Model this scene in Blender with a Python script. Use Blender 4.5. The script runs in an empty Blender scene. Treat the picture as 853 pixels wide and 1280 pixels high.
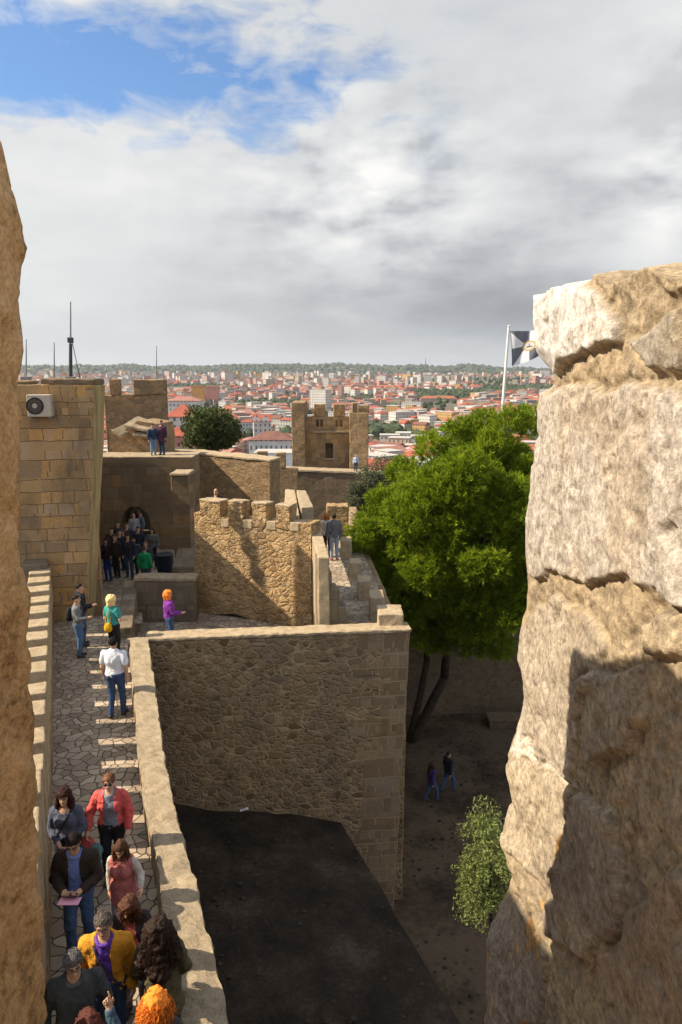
import bpy, bmesh, math, random
import numpy as np
from mathutils import Vector, Matrix
R = math.radians
random.seed(7); RNG = np.random.default_rng(7)
scene = bpy.context.scene
COL = scene.collection
# ------------------------------------------------------------------ camera model of the photograph (853 x 1280)
FPX, CXP, CYP, HC = 900.0, 426.5, 640.0, 7.2
TH = math.atan(172 / 900.0); CT, ST = math.cos(TH), math.sin(TH)
def ray(px, py):
    u = (px - CXP) / FPX; v = (CYP - py) / FPX
    return Vector((u, CT + v * ST, -ST + v * CT))
def PD(px, py, D):
    r = ray(px, py); t = D / r.y
    return Vector((r.x * t, D, HC + r.z * t))
def PZ(px, py, z):
    r = ray(px, py); t = (z - HC) / r.z
    return Vector((r.x * t, r.y * t, z))
def PX(px, py, x):
    r = ray(px, py); t = x / r.x
    return Vector((x, r.y * t, HC + r.z * t))
cam_d = bpy.data.cameras.new('camera'); cam = bpy.data.objects.new('camera', cam_d); COL.objects.link(cam)
cam.location = (0, 0, HC); cam.rotation_euler = (math.pi / 2 - TH, 0, 0)
cam_d.sensor_fit = 'VERTICAL'; cam_d.sensor_height = 36; cam_d.lens = 36 * FPX / 1280
cam_d.clip_start = 0.05; cam_d.clip_end = 40000
scene.camera = cam
scene.view_settings.view_transform = 'Standard'; scene.view_settings.look = 'None'
scene.view_settings.gamma = 1; scene.view_settings.use_curve_mapping = False

# ------------------------------------------------------------------ numpy noise
def _hash(ix, iy, iz, seed):
    n = (ix.astype(np.int64) * 374761393 + iy.astype(np.int64) * 668265263 + iz.astype(np.int64) * 2147483647 + seed * 144665) & 0x7fffffff
    n = ((n ^ (n >> 13)) * 1274126177) & 0x7fffffff
    n = ((n ^ (n >> 16)) * 2246822519) & 0x7fffffff
    n = n ^ (n >> 15)
    return (n & 0xffffff) / float(0xffffff)
def vnoise(P, seed=0):
    P = np.asarray(P, float); i = np.floor(P); f = P - i; f = f * f * (3 - 2 * f)
    x, y, z = i[:, 0], i[:, 1], i[:, 2]; fx, fy, fz = f[:, 0], f[:, 1], f[:, 2]
    def h(a, b, c): return _hash(x + a, y + b, z + c, seed)
    a = h(0, 0, 0) * (1 - fx) + h(1, 0, 0) * fx; b = h(0, 1, 0) * (1 - fx) + h(1, 1, 0) * fx
    c = h(0, 0, 1) * (1 - fx) + h(1, 0, 1) * fx; d = h(0, 1, 1) * (1 - fx) + h(1, 1, 1) * fx
    return (a * (1 - fy) + b * fy) * (1 - fz) + (c * (1 - fy) + d * fy) * fz
def fbm(P, oct=4, seed=0, gain=0.5):
    P = np.asarray(P, float); s = 0; a = 1; t = 0
    for o in range(oct):
        s = s + a * (vnoise(P * (2.03 ** o) + o * 17.3, seed + o) * 2 - 1); t += a; a *= gain
    return s / t

# ------------------------------------------------------------------ scene helpers
def tag(o, label=None, cat=None, group=None, kind=None):
    if label: o['label'] = label
    if cat: o['category'] = cat
    if group: o['group'] = group
    if kind: o['kind'] = kind
    return o
def thing(name, label, cat, loc=(0, 0, 0), group=None):
    o = bpy.data.objects.new(name, None); COL.objects.link(o); o.location = loc; o.empty_display_size = 0.2
    return tag(o, label, cat, group, 'thing')
def world_loc(o):
    l = Vector(o.location)
    while o.parent is not None:
        o = o.parent; l += Vector(o.location)
    return l
def mesh_obj(name, V, F, mats, parent=None, uv=None, fm=None, smooth=False, base=None, col=None, local=False):
    """V world coordinates (unless local); the object's origin goes to base (or 0); parts hang below parent."""
    V = np.asarray(V, float).reshape(-1, 3)
    off = np.zeros(3)
    if parent is not None and not local: off = np.array(world_loc(parent))
    elif base is not None: off = np.array(base, float)
    me = bpy.data.meshes.new(name)
    me.vertices.add(len(V)); me.vertices.foreach_set('co', (V - off).astype(np.float32).ravel())
    if isinstance(F, np.ndarray):
        k = F.shape[1]; n = F.shape[0]; flat = F.ravel(); tot = np.full(n, k)
    else:
        n = len(F); tot = np.array([len(f) for f in F]); flat = np.concatenate([np.asarray(f) for f in F]) if n else np.zeros(0, int)
    me.loops.add(len(flat)); me.loops.foreach_set('vertex_index', flat.astype(np.int32))
    me.polygons.add(n); st = np.concatenate([[0], np.cumsum(tot)[:-1]])
    me.polygons.foreach_set('loop_start', st.astype(np.int32)); me.polygons.foreach_set('loop_total', tot.astype(np.int32))
    if not isinstance(mats, (list, tuple)): mats = [mats]
    for m in mats: me.materials.append(m)
    if fm is not None: me.polygons.foreach_set('material_index', np.asarray(fm, np.int32))
    me.polygons.foreach_set('use_smooth', np.full(n, bool(smooth)))
    me.update(calc_edges=True)
    if uv is None: uv = 'box'
    if isinstance(uv, str):
        nr = np.zeros(n * 3, np.float32); me.polygons.foreach_get('normal', nr); nr = nr.reshape(-1, 3)
        ln = np.repeat(nr, tot, axis=0); P = V[flat]
        h = np.hypot(ln[:, 0], ln[:, 1]) + 1e-9
        side = np.abs(ln[:, 2]) < 0.75
        U = np.where(side, (-ln[:, 1] * P[:, 0] + ln[:, 0] * P[:, 1]) / h, P[:, 0])
        W = np.where(side, P[:, 2], P[:, 1])
        uvs = np.stack([U, W], 1)
    else: uvs = np.asarray(uv, float)
    l = me.uv_layers.new(name='UVMap'); l.data.foreach_set('uv', uvs.astype(np.float32).ravel())
    if col is not None:
        a = me.color_attributes.new('tint', 'FLOAT_COLOR', 'POINT')
        c = np.ones((len(V), 4), np.float32); c[:, :np.asarray(col).shape[1]] = col
        a.data.foreach_set('color', c.ravel())
    o = bpy.data.objects.new(name, me); COL.objects.link(o)
    if parent is not None: o.parent = parent
    elif base is not None: o.location = base
    return o
def merge_meshes(parts):
    Vs, Fs, n = [], [], 0
    for V, F in parts:
        Vs.append(np.asarray(V, float)); Fs += [[i + n for i in f] for f in F]; n += len(V)
    return np.concatenate(Vs), Fs
# rough stone block: 8 corners (bottom 4 counter-clockwise, top 4), subdivided, edges worn, surface uneven
def block(c8, seg=0.3, rough=0.02, rad=0.03, freq=2.2, seed=0, jag=0.0):
    c = np.array([list(p) for p in c8], float)
    L = [np.linalg.norm((c[1] - c[0] + c[2] - c[3]) / 2), np.linalg.norm((c[3] - c[0] + c[2] - c[1]) / 2), np.linalg.norm(c[4:].mean(0) - c[:4].mean(0))]
    ax = []
    for l in L:
        r = min(rad, l * 0.3); n = max(1, int(round((l - 2 * r) / seg)))
        ax.append(np.concatenate([[0, r * 0.35], np.linspace(r, l - r, n + 1), [l - r * 0.35, l]]))
    verts, faces, idx = [], [], {}
    def vid(i, j, k):
        key = (i, j, k)
        if key not in idx: idx[key] = len(verts); verts.append((ax[0][i], ax[1][j], ax[2][k]))
        return idx[key]
    nx, ny, nz = len(ax[0]) - 1, len(ax[1]) - 1, len(ax[2]) - 1
    for i in range(nx):
        for j in range(ny):
            faces.append((vid(i, j, 0), vid(i, j + 1, 0), vid(i + 1, j + 1, 0), vid(i + 1, j, 0)))
            faces.append((vid(i, j, nz), vid(i + 1, j, nz), vid(i + 1, j + 1, nz), vid(i, j + 1, nz)))
        for k in range(nz):
            faces.append((vid(i, 0, k), vid(i + 1, 0, k), vid(i + 1, 0, k + 1), vid(i, 0, k + 1)))
            faces.append((vid(i, ny, k), vid(i, ny, k + 1), vid(i + 1, ny, k + 1), vid(i + 1, ny, k)))
    for j in range(ny):
        for k in range(nz):
            faces.append((vid(0, j, k), vid(0, j, k + 1), vid(0, j + 1, k + 1), vid(0, j + 1, k)))
            faces.append((vid(nx, j, k), vid(nx, j + 1, k), vid(nx, j + 1, k + 1), vid(nx, j, k + 1)))
    p = np.array(verts); Lv = np.array(L); r = np.minimum(rad, Lv * 0.3)
    q = np.clip(p, r, Lv - r); d = p - q; nd = np.linalg.norm(d, axis=1, keepdims=True); rr = r.min()
    far = nd[:, 0] > rr
    p2 = np.where(far[:, None], q + d / np.maximum(nd, 1e-9) * rr, p)
    s = p2 / Lv
    a, b, cz = s[:, :1], s[:, 1:2], s[:, 2:3]
    bot = (c[0] * (1 - a) + c[1] * a) * (1 - b) + (c[3] * (1 - a) + c[2] * a) * b
    top = (c[4] * (1 - a) + c[5] * a) * (1 - b) + (c[7] * (1 - a) + c[6] * a) * b
    W = bot * (1 - cz) + top * cz
    if rough > 0:
        D = np.stack([fbm(W * freq + k * 31.7, 3, seed + k) for k in range(3)], 1)
        W = W + D * rough * 1.6
    if jag > 0:
        edge = (far & (s[:, 2] > 0.5))
        W = W + edge[:, None] * np.stack([fbm(W * 7 + k * 11, 2, seed + 9 + k) for k in range(3)], 1) * jag
    return W, faces
def quad_prism(poly, z0, z1):
    """8 corners from a 4-point plan; z0, z1 a number or 4 numbers."""
    z0 = z0 if isinstance(z0, (list, tuple)) else [z0] * 4; z1 = z1 if isinstance(z1, (list, tuple)) else [z1] * 4
    return [(p[0], p[1], z) for p, z in zip(poly, z0)] + [(p[0], p[1], z) for p, z in zip(poly, z1)]
def strip_plan(a, b, t):
    """plan of a wall from a to b, thickness t to the LEFT of a->b; counter-clockwise"""
    a, b = Vector(a[:2]), Vector(b[:2]); d = (b - a).normalized(); n = Vector((-d.y, d.x)) * t
    return [a, b, b + n, a + n]
def boxc(x0, x1, y0, y1, z0, z1):
    return quad_prism([(x0, y0), (x1, y0), (x1, y1), (x0, y1)], z0, z1)
def tube(path, rad, n=6, cap=True):
    path = [Vector(p) for p in path]; m = len(path)
    rad = rad if isinstance(rad, (list, tuple)) else [rad] * m
    V, F = [], []
    ref = None
    for i, p in enumerate(path):
        t = (path[min(i + 1, m - 1)] - path[max(i - 1, 0)])
        t = t.normalized() if t.length > 1e-9 else Vector((0, 0, 1))
        if ref is None:
            ref = t.orthogonal().normalized()
        ref = (ref - t * ref.dot(t))
        ref = ref.normalized() if ref.length > 1e-6 else t.orthogonal().normalized()
        b = t.cross(ref)
        for k in range(n):
            a = 2 * math.pi * k / n
            V.append(p + (ref * math.cos(a) + b * math.sin(a)) * rad[i])
    for i in range(m - 1):
        for k in range(n):
            F.append((i * n + k, i * n + (k + 1) % n, (i + 1) * n + (k + 1) % n, (i + 1) * n + k))
    if cap:
        F.append(tuple(range(n))[::-1]); F.append(tuple((m - 1) * n + k for k in range(n)))
    return np.array([list(v) for v in V]), F
def extrude_outline(pts2, origin, udir, depth_dir, depth):
    """closed outline (u, z) in a wall plane, extruded along depth_dir"""
    bm = bmesh.new(); o = Vector(origin); u = Vector(udir); d = Vector(depth_dir) * depth
    vs = [bm.verts.new(o + u * a + Vector((0, 0, b))) for a, b in pts2]
    f = bm.faces.new(vs)
    r = bmesh.ops.extrude_face_region(bm, geom=[f])
    for v in r['geom']:
        if isinstance(v, bmesh.types.BMVert): v.co += d
    bmesh.ops.recalc_face_normals(bm, faces=bm.faces[:])
    bmesh.ops.triangulate(bm, faces=[f for f in bm.faces if len(f.verts) > 4])
    bm.verts.index_update(); V = [list(v.co) for v in bm.verts]; F = [[v.index for v in f.verts] for f in bm.faces]
    bm.free(); return np.array(V), F

# ------------------------------------------------------------------ materials
class NT:
    def __init__(s, name):
        s.m = bpy.data.materials.new(name); s.m.use_nodes = True; s.t = s.m.node_tree; s.t.nodes.clear()
        s.out = s.n('ShaderNodeOutputMaterial'); s.b = s.n('ShaderNodeBsdfPrincipled'); s.l(s.b.outputs[0], s.out.inputs[0])
        s.b.inputs['Roughness'].default_value = 0.9; s.b.inputs['Specular IOR Level'].default_value = 0.25
    def n(s, t, **k):
        x = s.t.nodes.new(t)
        for a, v in k.items(): setattr(x, a, v)
        return x
    def l(s, a, b): s.t.links.new(a, b)
    def v(s, x, inp):
        if isinstance(x, (int, float)): inp.default_value = x
        elif isinstance(x, (tuple, list)): inp.default_value = tuple(x) + ((1,) if len(x) == 3 and inp.type == 'RGBA' else ())
        else: s.l(x, inp)
    def math(s, op, a, b=0.0, clamp=False):
        x = s.n('ShaderNodeMath', operation=op); x.use_clamp = clamp; s.v(a, x.inputs[0]); s.v(b, x.inputs[1]); return x.outputs[0]
    def vmul(s, a, b):
        x = s.n('ShaderNodeVectorMath', operation='MULTIPLY'); s.l(a, x.inputs[0]); x.inputs[1].default_value = b; return x.outputs[0]
    def vadd(s, a, b):
        x = s.n('ShaderNodeVectorMath', operation='ADD'); s.v(a, x.inputs[0]); s.v(b, x.inputs[1]); return x.outputs[0]
    def pos(s): return s.n('ShaderNodeNewGeometry').outputs['Position']
    def uv(s): return s.n('ShaderNodeTexCoord').outputs['UV']
    def noise(s, vec, scale, detail=4, rough=0.55, dist=0.0, col=False):
        x = s.n('ShaderNodeTexNoise'); s.l(vec, x.inputs['Vector']); x.inputs['Scale'].default_value = scale
        x.inputs['Detail'].default_value = detail; x.inputs['Roughness'].default_value = rough; x.inputs['Distortion'].default_value = dist
        return x.outputs['Color' if col else 'Fac']
    def vor(s, vec, scale, feature='F1', out='Distance', rnd=1.0, dim='3D'):
        x = s.n('ShaderNodeTexVoronoi', feature=feature, voronoi_dimensions=dim); s.l(vec, x.inputs['Vector']); x.inputs['Scale'].default_value = scale
        x.inputs['Randomness'].default_value = rnd; return x.outputs[out]
    def ramp(s, f, stops, interp='LINEAR'):
        x = s.n('ShaderNodeValToRGB'); s.v(f, x.inputs[0]); r = x.color_ramp; r.interpolation = interp
        while len(r.elements) < len(stops): r.elements.new(0.5)
        for e, (p, c) in zip(r.elements, stops):
            e.position = p; e.color = tuple(c) + (1,) if not isinstance(c, (int, float)) else (c, c, c, 1)
        return x.outputs[0]
    def maprange(s, f, a, b, c=0.0, d=1.0):
        x = s.n('ShaderNodeMapRange'); s.v(f, x.inputs[0])
        for i, q in enumerate((a, b, c, d)): x.inputs[i + 1].default_value = q
        return x.outputs[0]
    def mix(s, f, a, b, mode='MIX'):
        x = s.n('ShaderNodeMix', data_type='RGBA', blend_type=mode); s.v(f, x.inputs[0]); s.v(a, x.inputs[6]); s.v(b, x.inputs[7]); return x.outputs[2]
    def bump(s, h, strength=0.5, dist=0.02, nrm=None):
        x = s.n('ShaderNodeBump'); x.inputs['Strength'].default_value = strength; x.inputs['Distance'].default_value = dist; s.l(h, x.inputs['Height'])
        if nrm is not None: s.l(nrm, x.inputs['Normal'])
        s.l(x.outputs[0], s.b.inputs['Normal']); return x.outputs[0]
    def color(s, c): s.v(c, s.b.inputs['Base Color']); return s
def plain(name, c, rough=0.7, spec=0.3, metal=0.0, var=0.12, scale=14.0, bump=0.0):
    t = NT(name); p = t.pos(); n = t.noise(p, scale, 4)
    t.color(t.mix(t.maprange(n, 0.25, 0.75), tuple(x * (1 - var) for x in c), tuple(min(1, x * (1 + var)) for x in c)))
    t.b.inputs['Roughness'].default_value = rough; t.b.inputs['Specular IOR Level'].default_value = spec; t.b.inputs['Metallic'].default_value = metal
    if bump: t.bump(t.noise(p, scale * 2, 4), bump, 0.01)
    return t.m
def stain(t, col, p, dark=(0.10, 0.09, 0.075), amt=0.6, scale=0.9, lo=0.5, hi=0.72):
    s = t.noise(t.vmul(p, (1, 1, 0.45)), scale, 6, 0.65)
    m = t.math('MULTIPLY', t.maprange(s, lo, hi), amt)
    return t.mix(m, col, dark)
def warm(c, k=1.0): return (min(0.8, c[0] * (1 + 0.08 * k)), c[1] * (1 - 0.03 * k), c[2] * (1 - 0.17 * k))
def m_ashlar(name, w, h, c1, c2, c3, mortar, dark=(0.09, 0.08, 0.07), amt=0.6, msize=0.012, rough=0.5, lo=0.5):
    c1, c2, c3, mortar, dark = map(warm, (c1, c2, c3, mortar, dark))
    t = NT(name); p = t.pos(); uv = t.uv()
    jit = t.noise(p, 1.7, 2, col=True)
    wob = t.n('ShaderNodeVectorMath', operation='MULTIPLY_ADD'); t.l(jit, wob.inputs[0]); wob.inputs[1].default_value = (0.14, 0.09, 0); t.l(uv, wob.inputs[2])
    def bricks(w, h, off, sq, sf):
        br = t.n('ShaderNodeTexBrick'); t.l(wob.outputs[0], br.inputs['Vector']); br.offset = off; br.squash = sq; br.squash_frequency = sf; br.offset_frequency = 2
        br.inputs['Color1'].default_value = (0, 0, 0, 1); br.inputs['Color2'].default_value = (1, 1, 1, 1); br.inputs['Mortar'].default_value = (0.5, 0.5, 0.5, 1)
        br.inputs['Scale'].default_value = 1; br.inputs['Mortar Size'].default_value = msize; br.inputs['Mortar Smooth'].default_value = 0.4; br.inputs['Bias'].default_value = 0
        br.inputs['Brick Width'].default_value = w; br.inputs['Row Height'].default_value = h; return br
    b1, b2 = bricks(w, h, 0.43, 0.72, 3), bricks(w * 0.66, h * 1.5, 0.37, 1.45, 2)
    sepu = t.n('ShaderNodeSeparateXYZ'); t.l(uv, sepu.inputs[0]); band = t.n('ShaderNodeCombineXYZ'); t.l(t.math('FLOOR', t.math('DIVIDE', sepu.outputs[1], h * 3.0)), band.inputs[2]); t.l(t.math('FLOOR', t.math('DIVIDE', sepu.outputs[0], w * 4)), band.inputs[0])
    pick = t.math('GREATER_THAN', t.noise(band.outputs[0], 7.31, 0), 0.52)
    bc = t.mix(pick, b1.outputs['Color'], b2.outputs['Color']); bfac = t.math('ADD', t.math('MULTIPLY', b1.outputs['Fac'], t.math('SUBTRACT', 1.0, pick)), t.math('MULTIPLY', b2.outputs['Fac'], pick))
    fine = t.noise(p, 26, 5, 0.7)
    bfac = t.math('MULTIPLY', bfac, t.maprange(t.noise(p, 5, 4, 0.6), 0.25, 0.45))
    f = t.math('ADD', bc, t.math('MULTIPLY', t.math('SUBTRACT', fine, 0.5), 0.30))
    gm = sum(c1) / 3; pale = tuple(0.80 * x + 0.38 * gm for x in c1); greyd = tuple(0.52 * x + 0.16 * gm for x in c1)
    st = t.ramp(f, [(0.0, c3), (0.16, c1), (0.32, tuple(x * 0.82 for x in c1)), (0.45, c2), (0.58, pale), (0.70, c1), (0.82, greyd), (0.92, c2), (1.0, pale)])
    st = t.mix(t.maprange(t.noise(p, 60, 4, 0.7), 0.40, 0.68, 0.0, 0.45), st, tuple(x * 0.4 for x in c3))
    st = stain(t, st, p, dark, amt, 0.8, lo, lo + 0.22)
    c = t.mix(bfac, st, mortar)
    t.color(c)
    hgt = t.math('ADD', t.math('MULTIPLY', t.math('SUBTRACT', 1.0, bfac), 0.6), t.math('MULTIPLY', t.noise(p, 9, 6, 0.7), 0.8))
    t.bump(hgt, rough, 0.05); return t.m
def m_rubble(name, scale, cols, mortar, zs=1.45, jw=0.06, dark=(0.08, 0.07, 0.06), amt=0.5, bump=0.7, warp=0.35, lo=0.5):
    cols = [warm(c) for c in cols]; mortar = warm(mortar)
    t = NT(name); p = t.pos()
    q = t.vmul(p, (1, 1, zs))
    wn = t.noise(p, 2.4, 3, col=True); ws = t.n('ShaderNodeVectorMath', operation='SCALE'); t.l(wn, ws.inputs[0]); ws.inputs['Scale'].default_value = warp
    q = t.vadd(q, ws.outputs[0])
    fine = t.noise(p, 30, 5, 0.7); mid = t.noise(p, 8, 4, 0.6)
    s1 = t.vor(q, scale, 'SMOOTH_F1'); s2 = t.vor(q, scale * 1.7, 'SMOOTH_F1')
    pick = t.maprange(t.noise(p, 1.3, 2), 0.47, 0.53)
    def mixv(a, b): return t.math('ADD', t.math('MULTIPLY', a, t.math('SUBTRACT', 1.0, pick)), t.math('MULTIPLY', b, pick))
    d = mixv(t.vor(q, scale, 'DISTANCE_TO_EDGE'), t.math('MULTIPLY', t.vor(q, scale * 1.7, 'DISTANCE_TO_EDGE'), 1.0))
    rnd = mixv(s1, s2); d = t.math('SUBTRACT', d, t.math('MULTIPLY', t.maprange(rnd, 0.30, 0.62), 0.07))
    d = t.math('ADD', d, t.math('MULTIPLY', t.math('SUBTRACT', mid, 0.5), 0.09))
    cc = t.mix(pick, t.vor(q, scale, 'F1', 'Color'), t.vor(q, scale * 1.7, 'F1', 'Color'))
    sep = t.n('ShaderNodeSeparateColor'); t.l(cc, sep.inputs[0])
    f = t.math('ADD', sep.outputs[0], t.math('MULTIPLY', t.math('SUBTRACT', fine, 0.5), 0.5))
    n = len(cols); st = t.ramp(f, [(i / (n - 1), c) for i, c in enumerate(cols)])
    e = t.maprange(t.math('ADD', d, t.math('MULTIPLY', t.math('SUBTRACT', fine, 0.5), 0.06)), -0.01, jw)
    st = t.mix(t.math('MULTIPLY', t.math('SUBTRACT', fine, 0.35), 0.5, True), st, (0.04, 0.03, 0.02))
    mort = t.mix(t.maprange(t.noise(p, 2.2, 5, 0.65), 0.35, 0.65), tuple(x * 0.55 for x in mortar), mortar)
    c = t.mix(e, mort, st)
    c = stain(t, c, p, dark, amt, 0.6, lo, lo + 0.22); t.color(c)
    h = t.math('ADD', t.math('MULTIPLY', e, 0.7), t.math('MULTIPLY', t.noise(p, 11, 6, 0.7), 0.8))
    t.bump(h, bump, 0.06); return t.m
def m_rough(name, c1, c2, c3, scale=3.0, bump=0.8, pit=True, tint=False, dist=0.03):
    t = NT(name); p = t.pos()
    a = t.noise(p, scale, 6, 0.65); b = t.noise(p, scale * 7, 6, 0.75); g = t.noise(p, scale * 17, 3, 0.7)
    c = t.ramp(t.math('ADD', t.math('MULTIPLY', a, 0.45), t.math('MULTIPLY', b, 0.55)), [(0.36, c3), (0.48, c1), (0.60, c2)])
    if tint:
        at = t.n('ShaderNodeAttribute', attribute_name='tint')
        c = t.mix(0.85, c, at.outputs['Color']); c = t.mix(0.8, c, t.ramp(t.math('ADD', t.math('MULTIPLY', b, 0.5), t.math('MULTIPLY', t.noise(p, 55, 4, 0.7), 0.5)), [(0.36, 0.12), (0.5, 0.55), (0.62, 0.80)]), 'OVERLAY')
    if pit:
        v = t.vor(t.vadd(p, t.noise(p, scale * 3, 2, col=True)), scale * 9, 'F1')
        pm = t.math('MULTIPLY', t.maprange(v, 0.06, 0.22, 1, 0), t.maprange(b, 0.45, 0.6))
        c = t.mix(t.math('MULTIPLY', pm, 0.7), c, tuple(x * 0.35 for x in c3))
    c = t.mix(t.maprange(g, 0.42, 0.66, 0.0, 0.5), c, tuple(x * 0.45 for x in c1)); t.color(c)
    h = t.math('ADD', t.math('MULTIPLY', b, 0.8), t.math('MULTIPLY', g, 0.35))
    if pit: h = t.math('SUBTRACT', h, t.math('MULTIPLY', pm, 0.5))
    t.bump(h, bump, dist); return t.m
def m_paving(name):
    t = NT(name); p = t.pos(); q = t.vmul(p, (1, 1, 0.0))
    wn = t.noise(p, 2.2, 2, col=True); ws = t.n('ShaderNodeVectorMath', operation='SCALE'); t.l(wn, ws.inputs[0]); ws.inputs['Scale'].default_value = 0.28
    q = t.vadd(q, ws.outputs[0])
    d = t.vor(q, 5.0, 'DISTANCE_TO_EDGE', dim='2D'); cc = t.vor(q, 5.0, 'F1', 'Color', dim='2D')
    sep = t.n('ShaderNodeSeparateColor'); t.l(cc, sep.inputs[0]); fine = t.noise(p, 24, 6, 0.7)
    st = t.ramp(t.math('ADD', sep.outputs[0], t.math('MULTIPLY', t.math('SUBTRACT', fine, 0.5), 0.6)),
                [(0.0, (0.25, 0.195, 0.14)), (0.5, (0.36, 0.285, 0.21)), (1.0, (0.46, 0.38, 0.285))])
    e = t.maprange(t.math('ADD', d, t.math('MULTIPLY', t.math('SUBTRACT', fine, 0.5), 0.05)), 0.014, 0.07)
    c = t.mix(e, (0.055, 0.045, 0.035), st); c = stain(t, c, p, (0.13, 0.11, 0.09), 0.5, 1.1, 0.52, 0.7); t.color(c)
    t.bump(t.math('ADD', e, t.math('MULTIPLY', fine, 0.5)), 0.6, 0.03); return t.m
def m_ground(name, cols, scale=0.6, bump=0.6):
    t = NT(name); p = t.pos(); a = t.noise(p, scale, 7, 0.68); b = t.noise(p, scale * 14, 5, 0.7)
    f = t.math('ADD', t.math('MULTIPLY', a, 0.7), t.math('MULTIPLY', b, 0.3)); n = len(cols)
    f = t.math('ADD', t.math('MULTIPLY', t.math('SUBTRACT', f, 0.5), 1.5), 0.5)
    t.color(t.ramp(f, [(0.3 + 0.42 * i / (n - 1), c) for i, c in enumerate(cols)]))
    t.bump(t.math('ADD', b, t.math('MULTIPLY', t.noise(p, scale * 60, 3), 0.5)), bump, 0.05); return t.m
def m_leaf(name, c1, c2, c3, trans=0.25, scale=0.6):
    t = NT(name); p = t.pos(); a = t.noise(p, scale, 3); r = t.n('ShaderNodeNewGeometry').outputs['Random Per Island']
    c = t.ramp(t.math('ADD', t.math('MULTIPLY', a, 0.6), t.math('MULTIPLY', r, 0.4)), [(0.25, c1), (0.5, c2), (0.75, c3)])
    t.color(c); t.b.inputs['Roughness'].default_value = 0.6; t.b.inputs['Specular IOR Level'].default_value = 0.2
    tr = t.n('ShaderNodeBsdfTranslucent'); t.l(c, tr.inputs[0]); mx = t.n('ShaderNodeMixShader'); mx.inputs[0].default_value = trans
    t.l(t.b.outputs[0], mx.inputs[1]); t.l(tr.outputs[0], mx.inputs[2]); t.l(mx.outputs[0], t.out.inputs[0]); return t.m
M = {}
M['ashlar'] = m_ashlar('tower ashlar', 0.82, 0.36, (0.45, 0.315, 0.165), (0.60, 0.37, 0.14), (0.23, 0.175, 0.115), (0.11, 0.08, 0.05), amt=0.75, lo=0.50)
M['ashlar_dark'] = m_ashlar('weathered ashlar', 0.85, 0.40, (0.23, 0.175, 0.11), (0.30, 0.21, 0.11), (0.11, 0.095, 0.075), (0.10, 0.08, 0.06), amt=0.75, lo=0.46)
M['ashlar_grey'] = m_ashlar('grey ashlar', 0.7, 0.42, (0.20, 0.175, 0.135), (0.26, 0.22, 0.16), (0.13, 0.115, 0.09), (0.10, 0.09, 0.07), amt=0.6, lo=0.5)
M['rubble'] = m_rubble('brown rubble masonry', 3.5, [(0.15, 0.105, 0.065), (0.27, 0.195, 0.115), (0.36, 0.265, 0.16), (0.21, 0.17, 0.12), (0.43, 0.33, 0.21)], (0.42, 0.335, 0.225), zs=1.3, jw=0.13, amt=0.55, warp=0.22, lo=0.48)
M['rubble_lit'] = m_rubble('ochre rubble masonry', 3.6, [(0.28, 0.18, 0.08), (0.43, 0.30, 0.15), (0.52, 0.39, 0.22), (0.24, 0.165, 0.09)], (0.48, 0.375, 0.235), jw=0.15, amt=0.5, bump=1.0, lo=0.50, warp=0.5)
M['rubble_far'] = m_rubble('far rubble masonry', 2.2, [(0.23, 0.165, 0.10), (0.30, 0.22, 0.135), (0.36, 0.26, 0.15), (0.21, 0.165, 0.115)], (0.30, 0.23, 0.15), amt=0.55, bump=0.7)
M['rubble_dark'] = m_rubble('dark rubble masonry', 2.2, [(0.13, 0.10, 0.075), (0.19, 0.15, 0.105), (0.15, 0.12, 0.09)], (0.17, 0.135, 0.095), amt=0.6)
M['ashlar_far'] = m_ashlar('ochre ashlar', 0.75, 0.42, (0.34, 0.235, 0.12), (0.43, 0.29, 0.14), (0.22, 0.16, 0.10), (0.19, 0.145, 0.09), amt=0.6, lo=0.52)
def m_streak(name, c1, c2, c3):
    t = NT(name); p = t.pos(); q = t.vmul(p, (1, 1, 0.09)); n = t.noise(q, 5.5, 5, 0.6); b = t.noise(p, 14, 5, 0.7)
    t.color(t.ramp(t.math('ADD', t.math('MULTIPLY', n, 0.7), t.math('MULTIPLY', b, 0.3)), [(0.36, c3), (0.5, c1), (0.62, c2)])); t.bump(t.math('ADD', n, b), 0.5, 0.04); return t.m
M['streak'] = m_streak('streaked ashlar return', (0.34, 0.26, 0.12), (0.44, 0.33, 0.15), (0.19, 0.15, 0.085))
M['cap'] = m_rough('rough mortar capping', (0.38, 0.295, 0.19), (0.50, 0.405, 0.275), (0.16, 0.12, 0.075), 5.0, 1.0)
M['cap_warm'] = m_rough('warm worn capping', (0.45, 0.345, 0.215), (0.56, 0.45, 0.30), (0.20, 0.145, 0.085), 5.0, 1.0)
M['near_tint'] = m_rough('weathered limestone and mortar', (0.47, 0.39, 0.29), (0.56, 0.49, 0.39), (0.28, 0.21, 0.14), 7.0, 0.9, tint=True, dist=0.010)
M['near_orange'] = m_rough('ochre mortar', (0.52, 0.33, 0.155), (0.68, 0.46, 0.25), (0.15, 0.085, 0.035), 6.0, 0.8, dist=0.012)
M['paving'] = m_paving('irregular stone paving')
M['dirt'] = m_ground('bare earth', [(0.030, 0.020, 0.012), (0.068, 0.045, 0.027), (0.12, 0.083, 0.052), (0.060, 0.047, 0.024)], 0.35)
M['bank'] = m_ground('dark bank soil', [(0.011, 0.008, 0.005), (0.024, 0.016, 0.010), (0.046, 0.031, 0.020), (0.085, 0.062, 0.044)], 0.8, 0.9)  # near-black brown base tones, patchy
M['void'] = plain('opening shade colour', (0.035, 0.03, 0.025), 0.95)  # near-black tone paints the shade inside the doorway and the low arch
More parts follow.
